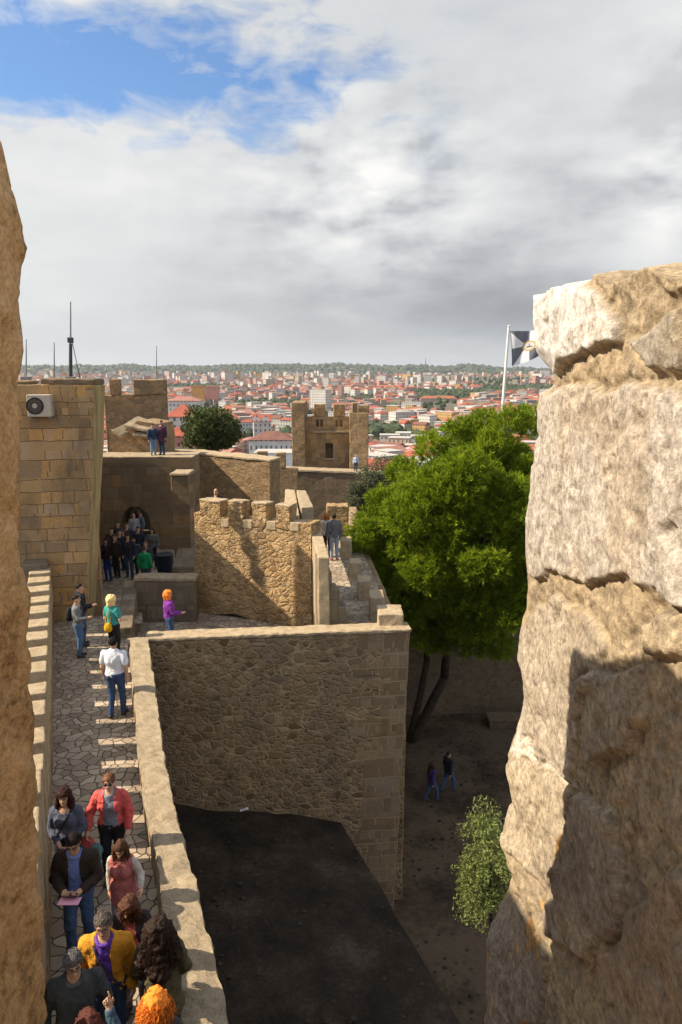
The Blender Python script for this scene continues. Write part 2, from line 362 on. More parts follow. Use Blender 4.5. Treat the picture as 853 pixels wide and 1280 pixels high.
M['bark'] = m_rough('bark', (0.055, 0.04, 0.028), (0.085, 0.062, 0.045), (0.025, 0.018, 0.013), 5, 0.8, pit=False)
M['pine'] = m_leaf('pine needles', (0.070, 0.120, 0.006), (0.19, 0.27, 0.012), (0.36, 0.42, 0.025), 0.5, 0.8)
M['olive'] = m_leaf('olive leaves', (0.085, 0.115, 0.028), (0.165, 0.20, 0.052), (0.27, 0.29, 0.10), 0.25, 0.9)
M['olive_grey'] = m_leaf('grey olive leaves', (0.055, 0.065, 0.035), (0.10, 0.11, 0.058), (0.15, 0.155, 0.085), 0.2, 0.7)
M['broad'] = m_leaf('broad dark leaves', (0.028, 0.048, 0.014), (0.060, 0.082, 0.020), (0.115, 0.130, 0.036), 0.25, 0.5)
M['white_metal'] = plain('white painted metal', (0.72, 0.70, 0.66), 0.45, 0.5, var=0.06)
M['grey_metal'] = plain('grey metal', (0.18, 0.18, 0.18), 0.5, 0.5, var=0.1)
M['black'] = plain('black plastic', (0.02, 0.02, 0.022), 0.5)

# ------------------------------------------------------------------ light and sky
SUN_EL, SUN_AZ = R(42), R(4)
tdir = Vector((math.cos(SUN_AZ) * math.cos(SUN_EL), math.sin(SUN_AZ) * math.cos(SUN_EL), -math.sin(SUN_EL)))
sd = bpy.data.lights.new('sun', 'SUN'); sd.energy = 4.9; sd.angle = R(0.53); sd.color = (1.0, 0.86, 0.67)
sun = bpy.data.objects.new('sun', sd); COL.objects.link(sun); sun.rotation_euler = tdir.to_track_quat('-Z', 'Y').to_euler(); sun.location = (-30, 0, 40)
def build_world():
    w = bpy.data.worlds.new('World'); scene.world = w; w.use_nodes = True
    t = NT.__new__(NT); t.t = w.node_tree; t.t.nodes.clear()
    out = t.n('ShaderNodeOutputWorld'); bg = t.n('ShaderNodeBackground'); t.l(bg.outputs[0], out.inputs[0])
    ST_ = 0.1
    bg.inputs['Strength'].default_value = ST_
    sky = t.n('ShaderNodeTexSky', sky_type='NISHITA'); sky.sun_disc = False; sky.sun_elevation = SUN_EL; sky.sun_rotation = math.atan2(-tdir.x, -tdir.y) % (2 * math.pi)
    sky.air_density = 1.0; sky.dust_density = 0.6; sky.ozone_density = 2.0
    d = t.n('ShaderNodeTexCoord').outputs['Generated']
    sp = t.n('ShaderNodeSeparateXYZ'); t.l(d, sp.inputs[0]); x, y, z = sp.outputs
    az = t.math('ARCTAN2', x, y); el = t.math('ARCSINE', z)
    def g(a0, e0, sa, se):
        a = t.math('DIVIDE', t.math('SUBTRACT', az, a0), sa); e = t.math('DIVIDE', t.math('SUBTRACT', el, e0), se)
        return t.math('EXPONENT', t.math('MULTIPLY', t.math('ADD', t.math('MULTIPLY', a, a), t.math('MULTIPLY', e, e)), -1.0))
    def P(px, py): return ((px - 426.5) / 930.0, math.atan((640 - py) / 900.0) - TH)
    def gp(px, py, sx, sy): a, e = P(px, py); return g(a, e, sx / 930.0, sy / 1000.0)
    # cloud layer seen in perspective: flattened towards the horizon
    den = t.math('ADD', t.math('MAXIMUM', z, 0.0), 0.16)
    cb = t.n('ShaderNodeCombineXYZ'); t.l(t.math('DIVIDE', x, den), cb.inputs[0]); t.l(t.math('DIVIDE', y, den), cb.inputs[1]); t.l(t.math('MULTIPLY', z, 2.0), cb.inputs[2])
    q = cb.outputs[0]
    n_soft = t.noise(q, 1.15, 6, 0.56, 0.25); n_fine = t.noise(q, 3.6, 7, 0.62, 0.3)
    cb2 = t.n('ShaderNodeCombineXYZ'); t.l(t.math('MULTIPLY', az, 1.0), cb2.inputs[0]); t.l(t.math('MULTIPLY', el, 1.9), cb2.inputs[1])
    n_bil = t.noise(cb2.outputs[0], 6.0, 7, 0.50, 0.0); n_bil2 = t.noise(t.vadd(cb2.outputs[0], (-0.016, 0.034, 0)), 6.0, 7, 0.50, 0.0); n_wisp = t.noise(cb2.outputs[0], 13.0, 8, 0.6, 0.6)
    cb3 = t.n('ShaderNodeCombineXYZ'); t.l(t.math('ADD', t.math('MULTIPLY', az, 1.0), t.math('MULTIPLY', el, -0.7)), cb3.inputs[0]); t.l(t.math('MULTIPLY', el, 5.0), cb3.inputs[1])
    n_str = t.noise(cb3.outputs[0], 4.2, 7, 0.6, 0.35)
    add = lambda *a: __import__('functools').reduce(lambda p, r: t.math('ADD', p, r), a)
    mul = lambda a, b: t.math('MULTIPLY', a, b)
    # brightness of the clouds
    edge = mul(t.math('SUBTRACT', n_bil, n_bil2), 3.2)
    val = add(0.50, mul(t.math('SUBTRACT', n_soft, 0.5), 0.26), mul(t.math('SUBTRACT', n_fine, 0.5), 0.05), mul(t.math('SUBTRACT', n_str, 0.5), 0.16), mul(t.math('SUBTRACT', n_bil, 0.5), 0.14), 0.10)
    bil = t.maprange(n_bil, 0.40, 0.56)
    val = add(val, mul(mul(gp(460, 235, 120, 95), t.maprange(n_bil, 0.40, 0.56, -0.1, 1.0)), 0.36))
    val = add(val, mul(mul(gp(820, 215, 75, 120), t.maprange(n_bil, 0.36, 0.56, -0.1, 1.0)), 0.50))
    val = add(val, mul(gp(110, 235, 220, 75), 0.15), mul(gp(60, 40, 80, 50), 0.22), mul(gp(60, 380, 220, 60), 0.16))
    val = add(val, mul(gp(500, 385, 330, 70), -0.15), mul(gp(640, 395, 130, 45), -0.17), mul(gp(735, 280, 55, 40), -0.08))
    val = add(val, mul(mul(edge, gp(500, 250, 300, 110)), 0.30))
    val = add(val, mul(gp(640, 60, 330, 90), 0.02), mul(gp(300, 452, 420, 24), 0.02))
    val = t.math('MAXIMUM', t.math('MINIMUM', val, 1.0), 0.17)
    cloud = t.ramp(val, [(0.0, (0.085, 0.09, 0.098)), (0.35, (0.205, 0.216, 0.232)), (0.6, (0.372, 0.384, 0.396)), (1.0, (0.56, 0.553, 0.54))])
    hb = t.math('MULTIPLY', t.maprange(el, 0.0, 0.09, 1.0, 0.0), 0.6)
    cloud = t.mix(hb, cloud, (0.33, 0.355, 0.372))
    # where blue shows: the gap in the upper part of the view, and scattered gaps elsewhere
    gap = t.math('MAXIMUM', mul(gp(100, 112, 260, 48), 1.45), mul(gp(260, 98, 190, 70), 0.92)); gap = t.math('MAXIMUM', gap, mul(gp(-60, 90, 160, 60), 1.3))
    wis = add(mul(gap, 1.12), mul(t.math('SUBTRACT', n_str, 0.5), -1.5), mul(t.math('SUBTRACT', n_bil, 0.5), -1.6), mul(t.math('SUBTRACT', n_wisp, 0.5), -2.3))
    blue_v = mul(mul(t.maprange(wis, 0.22, 1.05), t.math('MINIMUM', mul(gap, 4.0), 1.0)), 0.97)
    away = t.math('MAXIMUM', t.maprange(y, 0.25, -0.1), t.maprange(el, 0.5, 0.8))
    blue_a = mul(mul(away, t.maprange(n_soft, 0.60, 0.42)), 0.6)
    bf = t.math('MAXIMUM', blue_v, blue_a, True)
    skyc = t.n('ShaderNodeVectorMath', operation='MULTIPLY'); t.l(sky.outputs[0], skyc.inputs[0]); skyc.inputs[1].default_value = (0.60, 0.80, 0.98)
    cs = t.n('ShaderNodeVectorMath', operation='SCALE'); t.l(cloud, cs.inputs[0]); t.l(mul(t.math('ADD', 1.0, mul(away, 0.35)), 1.0 / ST_), cs.inputs['Scale'])
    fin = t.mix(bf, cs.outputs[0], skyc.outputs[0])
    t.l(fin, bg.inputs['Color'])
build_world()
# =================================================================== GROUND
def terr(x, y):
    """height of the land at (x, y), numpy"""
    D = np.hypot(x, y)
    z = np.interp(D, [0, 16, 26, 34, 95, 150, 260, 420, 900, 1400, 2200, 3000, 3700, 4600, 6000, 12000],
                  [-7.3, -7.5, -9.2, -9.8, -10.5, -22, -40, -48, -44, -29, -13, -9, 10, 54, 40, 30])
    az = np.arctan2(x, y); P = np.stack([x * 0.0011, y * 0.0011, 0 * x], 1)
    hill = np.clip((D - 700) / 1800, 0, 1)
    z = z + fbm(P, 3, 5) * 17 * hill
    far = np.clip((D - 3300) / 900, 0, 1)
    ridge = 12 * np.exp(-((az + 0.17) / 0.10) ** 2) + 3 * np.exp(-((az - 0.02) / 0.12) ** 2) + 6 * np.exp(-((az - 0.16) / 0.08) ** 2) - 24 * np.clip((az - 0.10) / 0.25, 0, 1) - 18 * np.clip((-0.22 - az) / 0.15, 0, 1)
    z = z + far * (ridge + fbm(np.stack([az * 22, D * 0.0006, 0 * az], 1), 4, 11) * 17)
    return z
m_city_ground = m_ground('city ground', [(0.05, 0.055, 0.035), (0.10, 0.095, 0.07), (0.16, 0.14, 0.11), (0.09, 0.085, 0.07)], 0.012, 0.1)
def build_ground():
    rr = np.concatenate([[0.0], np.geomspace(2.0, 60, 70), np.geomspace(64, 7000, 90)])
    aa = np.linspace(-math.pi, math.pi, 289)[:-1]
    # finer steps in the direction of view
    A, Rr = np.meshgrid(aa, rr); X = Rr * np.sin(A); Y = Rr * np.cos(A); sh = A.shape
    Z = terr(X.ravel(), Y.ravel()).reshape(sh)
    near = np.clip(1 - Rr / 120, 0, 1)
    Z = Z + near * 0.18 * fbm(np.stack([X.ravel() * 0.5, Y.ravel() * 0.5, 0 * X.ravel()], 1), 4, 3).reshape(sh)
    V = np.stack([X.ravel(), Y.ravel(), Z.ravel()], 1); n = len(aa)
    F = []; fm = []
    i, j = np.meshgrid(np.arange(len(rr) - 1), np.arange(n), indexing='ij'); i = i.ravel(); j = j.ravel()
    F = np.stack([i * n + j, i * n + (j + 1) % n, (i + 1) * n + (j + 1) % n, (i + 1) * n + j], 1)[:, ::-1]
    rad = rr[i]
    mid = np.where(rad < 90, 0, 1)
    o = mesh_obj('ground', V, F, [M['dirt'], m_city_ground], fm=mid, smooth=True)
    tag(o, 'bare brown earth of the castle ditch running out to the city', None, None, 'structure')
build_ground()

def wall_thing(name, label, cat, parts, base, group=None):
    """parts: (part name, (V,F), material) - a thing made of an Empty with part meshes"""
    t = thing(name, label, cat, base, group)
    for pn, (V, F), m in parts: mesh_obj(pn, V, F, m, t)
    return t
def solo(name, label, cat, VF, m, base, group=None, kind=None):
    o = mesh_obj(name, VF[0], VF[1], m, base=base); return tag(o, label, cat, group, kind or 'thing')

# =================================================================== THE WALKWAY (north-west, 20 degrees left of the view)
def xl(D): return -3.81 - 0.387 * (D - 8.06)          # foot of the merlon parapet
RI = [(1.6, 0.10), (6.33, -1.64), (11.25, -3.44), (17.3, -5.36)]   # inner edge of the low parapet (D, x)
RO = [(1.6, 0.62), (6.33, -1.15), (11.25, -2.98), (17.5, -4.93)]
def lerp(tab, D): return float(np.interp(D, [a for a, b in tab], [b for a, b in tab]))
Dmax = 20.6
def grid_sheet(left, right, Ds, zf, n=8, wob=0.012, seed=0):
    V = []; F = []
    for i, D in enumerate(Ds):
        for k in range(n + 1):
            x = left(D) + (right(D) - left(D)) * k / n; V.append((x, D, zf(D, x)))
    V = np.array(V); V[:, 2] += fbm(V * 1.7, 3, seed) * wob
    for i in range(len(Ds) - 1):
        for k in range(n):
            a = i * (n + 1) + k; F.append((a, a + 1, a + n + 2, a + n + 1))
    return V, F
V, F = grid_sheet(lambda D: xl(D) - 0.2, lambda D: lerp(RI, D) + 0.15 if D < 17.4 else -5.15 - 0.36 * (D - 17.4), np.arange(1.7, 20.9, 0.25), lambda D, x: 0.0, 10)
o = mesh_obj('walkway', V, F, M['paving'], smooth=True); tag(o, 'stone paved wall walk between the parapets', None, None, 'structure')

# the merlon parapet along the far edge of the walk
mp = thing('parapet_wall', 'battlemented parapet of square stone teeth along the paved walk', 'wall', (xl(10), 10, 0))
def lp(D, off): # a point off metres outside the parapet's foot line
    return (xl(D) - off * 0.93, D - off * 0.36)
sill = 0.83
V, F = block(quad_prism([lp(1.2, 0.5), lp(1.2, -0.10), lp(20.3, -0.04), lp(20.3, 0.5)], -6, sill), 0.5, 0.02, 0.03); mesh_obj('wall_base', V, F, M['rubble'], mp)
k = 0; D = 2.3
while D < 19.6:
    w = 0.53 + 0.03 * math.sin(k * 2.1); a, b = D, D + w * 0.93
    top = (1.78 if D > 9 else 2.02) + 0.02 * math.sin(k * 3.3)
    V, F = block(quad_prism([lp(a, 0.47), lp(a, -0.09), lp(b, -0.09), lp(b, 0.47)], sill - 0.02, top), 0.16, 0.012, 0.03, 4, seed=k)
    mesh_obj('merlon', V, F, [M['cap_warm']], mp); D += 0.855; k += 1
# dark stone where the parapet meets the gate tower
V, F = block(quad_prism([lp(19.75, 0.62), lp(19.75, -0.02), lp(20.7, -0.02), lp(20.7, 0.62)], -1, 1.95), 0.25, 0.02, 0.04); mesh_obj('end_block', V, F, M['ashlar_grey'], mp)

# the low parapet on the ditch side
rp = thing('low_parapet', 'long low mortar capped parapet beside the walk and the ditch', 'wall', (-3.2, 11, 0))
Ds = [1.7, 4.0, 6.33, 8.8, 11.25, 14.3, 17.45]
zt = [0.62, 0.62, 0.62, 0.62, 0.61, 0.6, 0.6]
Vs = []
def poly_wall(tabI, tabO, Ds, z0, zts, seg=0.14, rough=0.02, seed=0):
    """a wall of varying plan, one welded sheet of inner face, top and outer face"""
    Dn = np.arange(Ds[0], Ds[-1] + 1e-6, seg); V = []; F = []
    prof = [(0, z0), (0, 0.33), (0, -0.05), (0.03, 0.0), (0.10, 0), (0.3, 0), (0.5, 0), (0.7, 0), (0.90, 0), (0.97, 0), (1, -0.05), (1, -0.35), (1, -0.9), (1, -2), (1, -4), (1, z0)]
    for D in Dn:
        zi = float(np.interp(D, Ds, zts)); a = lerp(tabI, D); b = lerp(tabO, D)
        for s, dz in prof:
            z = dz if dz in (z0,) else zi + dz if dz <= 0 else zi * dz
            V.append((a + (b - a) * s, D + 0.0, z))
    V = np.array(V); m = len(prof)
    W = np.stack([fbm(V * 3.1 + q * 9, 4, seed + q) for q in range(3)], 1) * rough * 2
    W2 = np.stack([fbm(V * 11 + q * 9, 3, seed + 7 + q) for q in range(3)], 1) * rough * 0.8
    V = V + W + W2
    for i in range(len(Dn) - 1):
        for q in range(m - 1):
            F.append((i * m + q, i * m + q + 1, (i + 1) * m + q + 1, (i + 1) * m + q)[::-1])
    F.append(tuple(range(m))[::-1]); F.append(tuple((len(Dn) - 1) * m + q for q in range(m)))
    return V, F
V, F = poly_wall(RI, RO, Ds, -10, zt, 0.07, 0.027)
me = mesh_obj('wall_body', V, F, [M['cap'], M['rubble']], rp)
pz = np.zeros(len(me.data.polygons) * 3); me.data.polygons.foreach_get('center', pz); pz = pz.reshape(-1, 3)
me.data.polygons.foreach_set('material_index', (pz[:, 2] < 0.28).astype(np.int32)); me.data.update()

# =================================================================== THE CROSS WALL
A = Vector((-5.05, 17.38)); B = Vector((1.83, 18.06)); nb = Vector((-(B - A).y, (B - A).x)).normalized()
Bb = PD(490, 1120, 18.06)
def crosswall():
    th = 0.52
    ct = thing('cross_wall', 'tall rubble cross wall with squared corner stones above the ditch', 'wall', (-1.6, 17.8, -7))
    Av = (-5.0, 17.36)
    nseg_u, nseg_z = 60, 70; V = []; F = []
    # front face bends in slightly towards the foot at the free corner
    def pt(s, w, dep):
        z = -11.5 + (0.52 + 11.5) * w
        xb = 1.83 + (Bb.x - 1.83) * min(1.2, (0.6 - z) / 8.1)
        x = Av[0] + (xb - Av[0]) * s; y = Av[1] + (B.y - Av[1]) * s
        return (x + nb.x * dep, y + nb.y * dep, z)
    c8 = [pt(0, 0, 0), pt(1, 0, 0), pt(1, 0, th), pt(0, 0, th), pt(0, 1, 0), pt(1, 1, 0), pt(1, 1, th), pt(0, 1, th)]
    V, F = block(c8, 0.2, 0.02, 0.04, 2.4, seed=4)
    o = mesh_obj('wall_face', V, F, [M['rubble'], M['quoin']], ct)
    cen = np.zeros(len(o.data.polygons) * 3); o.data.polygons.foreach_get('center', cen); cen = cen.reshape(-1, 3) + np.array(world_loc(o))
    edge = 1.83 + (Bb.x - 1.83) * np.clip((0.6 - cen[:, 2]) / 8.1, 0, 1.2)
    course = np.floor(cen[:, 2] / 0.4)
    far = np.where((course % 2) == 0, 1.25, 0.8) + 0.25 * np.sin(course * 2.7)
    o.data.polygons.foreach_set('material_index', ((edge - cen[:, 0]) < far).astype(np.int32)); o.data.update()
    cp = [pt(0, 1, -0.03), pt(1.004, 1, -0.03), pt(1.004, 1, th + 0.02), pt(0, 1, th + 0.02)]
    V, F = block([(p[0], p[1], p[2] - 0.003) for p in cp] + [(p[0], p[1], p[2] + 0.10) for p in cp], 0.1, 0.018, 0.03, 5, seed=8, jag=0.02)
    mesh_obj('capping', V, F, M['cap_warm'], ct)
    bx = [PD(p[0], p[1], 17.9) for p in ((519 - 35, 806), (1, 1), (1, 1), (1, 1))]
M['quoin'] = m_ashlar('corner ashlar', 0.62, 0.40, (0.27, 0.205, 0.13), (0.34, 0.265, 0.175), (0.18, 0.14, 0.095), (0.33, 0.265, 0.18), (0.13, 0.11, 0.08), amt=0.5, msize=0.02)
crosswall()
# lower path behind the cross wall with its darker ledge
V, F = block(quad_prism([(-5.6, 17.9), (1.2, 18.62), (1.2, 19.0), (-5.6, 18.3)], -2.0, 0.28), 0.25, 0.02, 0.04, seed=3)
solo('ledge_wall', 'dark inner ledge wall running just behind the cross wall', 'wall', (V, F), M['cap'], (-2.2, 18.4, -0.55))
V, F = grid_sheet(lambda D: -6.0 - 0.3 * (D - 18), lambda D: 1.0, np.arange(17.9, 24.6, 0.3), lambda D, x: -0.6, 16, 0.02)
o = mesh_obj('lower_path', V, F, M['paving'], smooth=True); tag(o, 'shaded lower path behind the cross wall', None, None, 'structure')
# body of masonry under the lower path, seen from nowhere but closing the ditch side
V, F = block(quad_prism([(-9.6, 21.2), (-4.9, 18.0), (-4.9, 24.6), (-9.6, 24.6)], -9, -0.75), 0.8, 0.0, 0.02)
solo('terrace_wall', 'rubble retaining wall under the lower path', 'wall', (V, F), M['rubble'], (-7, 21, -8))

# dark earth bank in the ditch
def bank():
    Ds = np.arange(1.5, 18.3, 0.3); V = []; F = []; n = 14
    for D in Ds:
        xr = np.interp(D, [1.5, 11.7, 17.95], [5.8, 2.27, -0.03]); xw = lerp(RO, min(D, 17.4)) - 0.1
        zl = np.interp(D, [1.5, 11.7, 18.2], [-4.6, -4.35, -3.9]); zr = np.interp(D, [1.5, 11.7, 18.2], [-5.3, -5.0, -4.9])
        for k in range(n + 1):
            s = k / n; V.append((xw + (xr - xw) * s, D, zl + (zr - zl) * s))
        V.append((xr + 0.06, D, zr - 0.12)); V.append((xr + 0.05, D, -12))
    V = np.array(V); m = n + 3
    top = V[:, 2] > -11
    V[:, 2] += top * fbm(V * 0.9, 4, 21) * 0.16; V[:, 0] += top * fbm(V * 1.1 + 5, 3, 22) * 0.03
    for i in range(len(Ds) - 1):
        for k in range(m - 1): F.append((i * m + k, i * m + k + 1, (i + 1) * m + k + 1, (i + 1) * m + k))
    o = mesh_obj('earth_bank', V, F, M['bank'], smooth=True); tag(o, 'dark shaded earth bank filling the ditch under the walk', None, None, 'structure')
bank()
def pebbles():
    rng = np.random.default_rng(55); Vs, Fs, n = [], [], 0
    bm = bmesh.new(); bmesh.ops.create_icosphere(bm, subdivisions=1, radius=1); IV0 = np.array([list(v.co) for v in bm.verts]); IF0 = np.array([[v.index for v in f.verts] for f in bm.faces]); bm.free()
    for i in range(2600):
        if i < 1100:
            D = rng.uniform(3, 17.3); xr = np.interp(D, [1.5, 11.7, 17.95], [5.8, 2.27, -0.03]); xw = lerp(RO, D); s = rng.uniform(0.03, 0.97); x = xw + (xr - xw) * s
            z = np.interp(D, [1.5, 11.7, 18.2], [-4.6, -4.35, -3.9]) * (1 - s) + np.interp(D, [1.5, 11.7, 18.2], [-5.3, -5.0, -4.9]) * s
        else:
            D = rng.uniform(9, 33); x = rng.uniform(1.6, 8); z = float(terr(np.array([x]), np.array([D]))[0])
            if D > 20 and D < 27 and rng.random() < 0.5: x = rng.uniform(2, 6)
        r = 0.02 + 0.07 * rng.random() ** 4; v = IV0 * np.array([r, r * rng.uniform(0.6, 1), r * 0.6]) * (1 + 0.3 * (rng.random((len(IV0), 1)) - 0.5)); Vs.append(v + np.array([x, D, z + r * 0.15])); Fs.append(IF0 + n); n += len(v)
    o = mesh_obj('pebbles', np.concatenate(Vs), np.concatenate(Fs), plain('loose stones', (0.045, 0.034, 0.025), 0.9, var=0.5, scale=3)); tag(o, 'loose stones strewn over the ditch floor and the dark bank', None, None, 'stuff')
pebbles()
p = PD(305, 1012, 17.3)
V, F = block(boxc(p.x - 0.10, p.x + 0.12, p.y - 0.05, p.y + 0.05, p.z - 0.005, p.z + 0.012), 0.05, 0.006, 0.004)
V[:, 2] += 0.03 * np.sin((V[:, 0] - p.x) * 18)
solo('scrap_of_paper', 'small white scrap of paper lying on the dark earth bank', 'litter', (V, F), plain('paper', (0.75, 0.73, 0.78), 0.8), tuple(p))

# =================================================================== GATE TOWER (left) with the air conditioner
def gate_tower():
    t = thing('gate_tower', 'big ashlar gate tower with ochre blocks at the end of the walk', 'tower', (-9, 22, 0))
    a_t, a_b = PD(120, 478, 20.5), PD(109, 775, 20.5)
    b_t, b_b = PD(133, 480, 21.15), PD(120.5, 760, 21.15)
    def ext(p0, p1, z): s = (z - p0.z) / (p1.z - p0.z); return p0 + (p1 - p0) * s
    zb, ztp = -3.0, 6.92
    A0, A1 = ext(a_b, a_t, zb), ext(a_b, a_t, ztp); B0, B1 = ext(b_b, b_t, zb), ext(b_b, b_t, ztp)
    Lx = -16.0
    c8 = [(Lx, 18.8, zb), A0, B0, (Lx, 20.6, zb), (Lx, 18.8, ztp), A1, B1, (Lx, 20.6, ztp)]
    V, F = block(c8, 0.3, 0.018, 0.05, 1.6, seed=12); o = mesh_obj('tower_wall', V, F, [M['ashlar'], M['streak']], t)
    nr = np.zeros(len(o.data.polygons) * 3, np.float32); o.data.polygons.foreach_get('normal', nr); o.data.polygons.foreach_set('material_index', (nr[0::3] > 0.5).astype(np.int32)); o.data.update()
    V, F = block(quad_prism([(Lx, 20.7), (-7.30, 21.17), (-12.0, 34.8), (Lx - 3, 34.8)], zb, [4.9, 4.9, 5.6, 5.6]), 0.5, 0.018, 0.05, 1.6, seed=13); mesh_obj('rear_wall', V, F, M['ashlar'], t)  # unseen rear part, height and length set to shade court and merlon wall
    # worn parapet course on top, slightly broken line
    fr = A1 - Vector((Lx, 18.8, ztp)); fr.normalize(); x0 = Vector((Lx, 18.8, ztp))
    L = (A1 - x0).length
    cuts = [0, L * 0.62, L - 1.52, L + 0.02]; hs = [0.20, 0.10, 0.16]
    for i in range(3):
        p0 = x0 + fr * cuts[i]; p1 = x0 + fr * (cuts[i + 1] - 0.02); back = Vector((-0.25, 1.0, 0)).normalized() * (0.6 if i < 2 else 3.0)
        if i == 2: back = (B1 - A1)
        V, F = block([p0 - Vector((0, 0, .003)), p1 - Vector((0, 0, .003)), p1 + back, p0 + back, p0 + Vector((0, 0, hs[i])), p1 + Vector((0, 0, hs[i])), p1 + back + Vector((0, 0, hs[i])), p0 + back + Vector((0, 0, hs[i]))], 0.2, 0.03, 0.06, 3, seed=30 + i)
        mesh_obj('parapet_course', V, F, M['ashlar_dark'], t)
    # shallow string course near the foot
    return A0, A1, B0, B1
A0, A1, B0, B1 = gate_tower()
def ac_unit():
    c = PD(50.5, 507, 20.0); t = thing('air_conditioner', 'white air conditioner outdoor unit with dark round fan on the tower', 'air conditioner', (c.x, c.y, c.z))
    w, h, d = 0.31, 0.30, 0.15; rot = Matrix.Rotation(R(8), 4, 'Z')
    def place(VF):
        V = np.array([list((rot @ Vector(v)) + c) for v in VF[0]]); return V, VF[1]
    V, F = place(block(boxc(-w, w, -d, d + 0.05, -h, h), 0.2, 0, 0.02)); mesh_obj('casing', V, F, plain('aged white casing', (0.50, 0.42, 0.34), 0.5, var=0.08), t)
    ring = [(-0.10 + 0.215 * math.cos(a), -d - 0.012, 0.0 + 0.215 * math.sin(a)) for a in np.linspace(0, 2 * math.pi, 33)]
    V, F = place(tube(ring, 0.02, 6)); fan = mesh_obj('fan_grille', V, F, M['black'], t)
    disc = [(-0.10 + 0.21 * math.cos(a), -d - 0.004, 0.21 * math.sin(a)) for a in np.linspace(0, 2 * math.pi, 33)[:-1]]
    V, F = place((np.array(disc), [tuple(range(32))])); mesh_obj('fan_recess', V, F, plain('brown fan recess', (0.09, 0.06, 0.045)), fan)
    parts = []
    for r_ in (0.07, 0.12, 0.165): parts.append(tube([(-0.10 + r_ * math.cos(a), -d - 0.02, r_ * math.sin(a)) for a in np.linspace(0, 2 * math.pi, 25)], 0.005, 4))
    V, F = place(merge_meshes(parts)); mesh_obj('grille_wire', V, F, M['grey_metal'], fan)
    hub = [(-0.10 + 0.065 * math.cos(a), -d - 0.022, 0.065 * math.sin(a)) for a in np.linspace(0, 2 * math.pi, 21)[:-1]]
    V, F = place((np.array(hub), [tuple(range(20))])); mesh_obj('fan_hub', V, F, plain('fan hub', (0.45, 0.38, 0.32), 0.5), fan)
    for sx in (-0.25, 0.25):
        V, F = place(block(boxc(sx - 0.02, sx + 0.02, -d, d + 0.35, -h - 0.05, -h - 0.004), 0.3, 0, 0.005)); mesh_obj('bracket', V, F, M['grey_metal'], t)
    V, F = place(tube([(w, 0.05, 0.1), (w + 0.06, 0.08, 0.05), (w + 0.08, 0.2, -0.25), (w + 0.08, 0.3, -0.6)], 0.02, 6)); mesh_obj('pipe', V, F, M['grey_metal'], t)
ac_unit()
def mast(px, py_top, py_bot, D, r, label, thick=None):
    a, b = PD(px, py_bot + 6, D), PD(px, py_top, D)
    pts = [a, a + (b - a) * 0.5, b]; t = thing('antenna_mast', label, 'mast', tuple(a))
    V, F = tube(pts, [r * 1.1, r, r * 0.6], 6); mesh_obj('pole', V, F, M['grey_metal'], t)
    if thick:
        V, F = tube([a, a + (b - a) * 0.45], [0.06, 0.05], 8); mesh_obj('lower_tube', V, F, plain('dark steel', (0.05, 0.06, 0.07), 0.5), t)
        q = a + (b - a) * 0.47; V, F = block(boxc(q.x - 0.08, q.x + 0.08, q.y - 0.06, q.y + 0.06, q.z - 0.02, q.z + 0.14), 0.2, 0, 0.02); mesh_obj('bracket', V, F, plain('dark steel clamp', (0.05, 0.06, 0.07), 0.5), t)
        V, F = tube([q + Vector((0.05, 0, 0)), q + Vector((0.26, 0.05, -1.5))], 0.012, 4); mesh_obj('stay_wire', V, F, M['black'], t)
    V, F = block(boxc(a.x - 0.12, a.x + 0.12, a.y - 0.12, a.y + 0.12, a.z - 0.4, a.z + 0.03), 0.2, 0, 0.01); mesh_obj('base_plate', V, F, M['grey_metal'], t)
mast(88.5, 377, 466, 22.0, 0.028, 'tall antenna mast with thick dark lower tube on the gate tower', True)
mast(33, 424, 466, 21.6, 0.02, 'short thin antenna rod beside the foreground stone edge')
mast(68, 428, 468, 21.8, 0.02, 'thin antenna rod between the air conditioner and the tall mast')
mast(196, 432, 472, 41, 0.03, 'thin pole on the crenellated tower behind the gate tower')

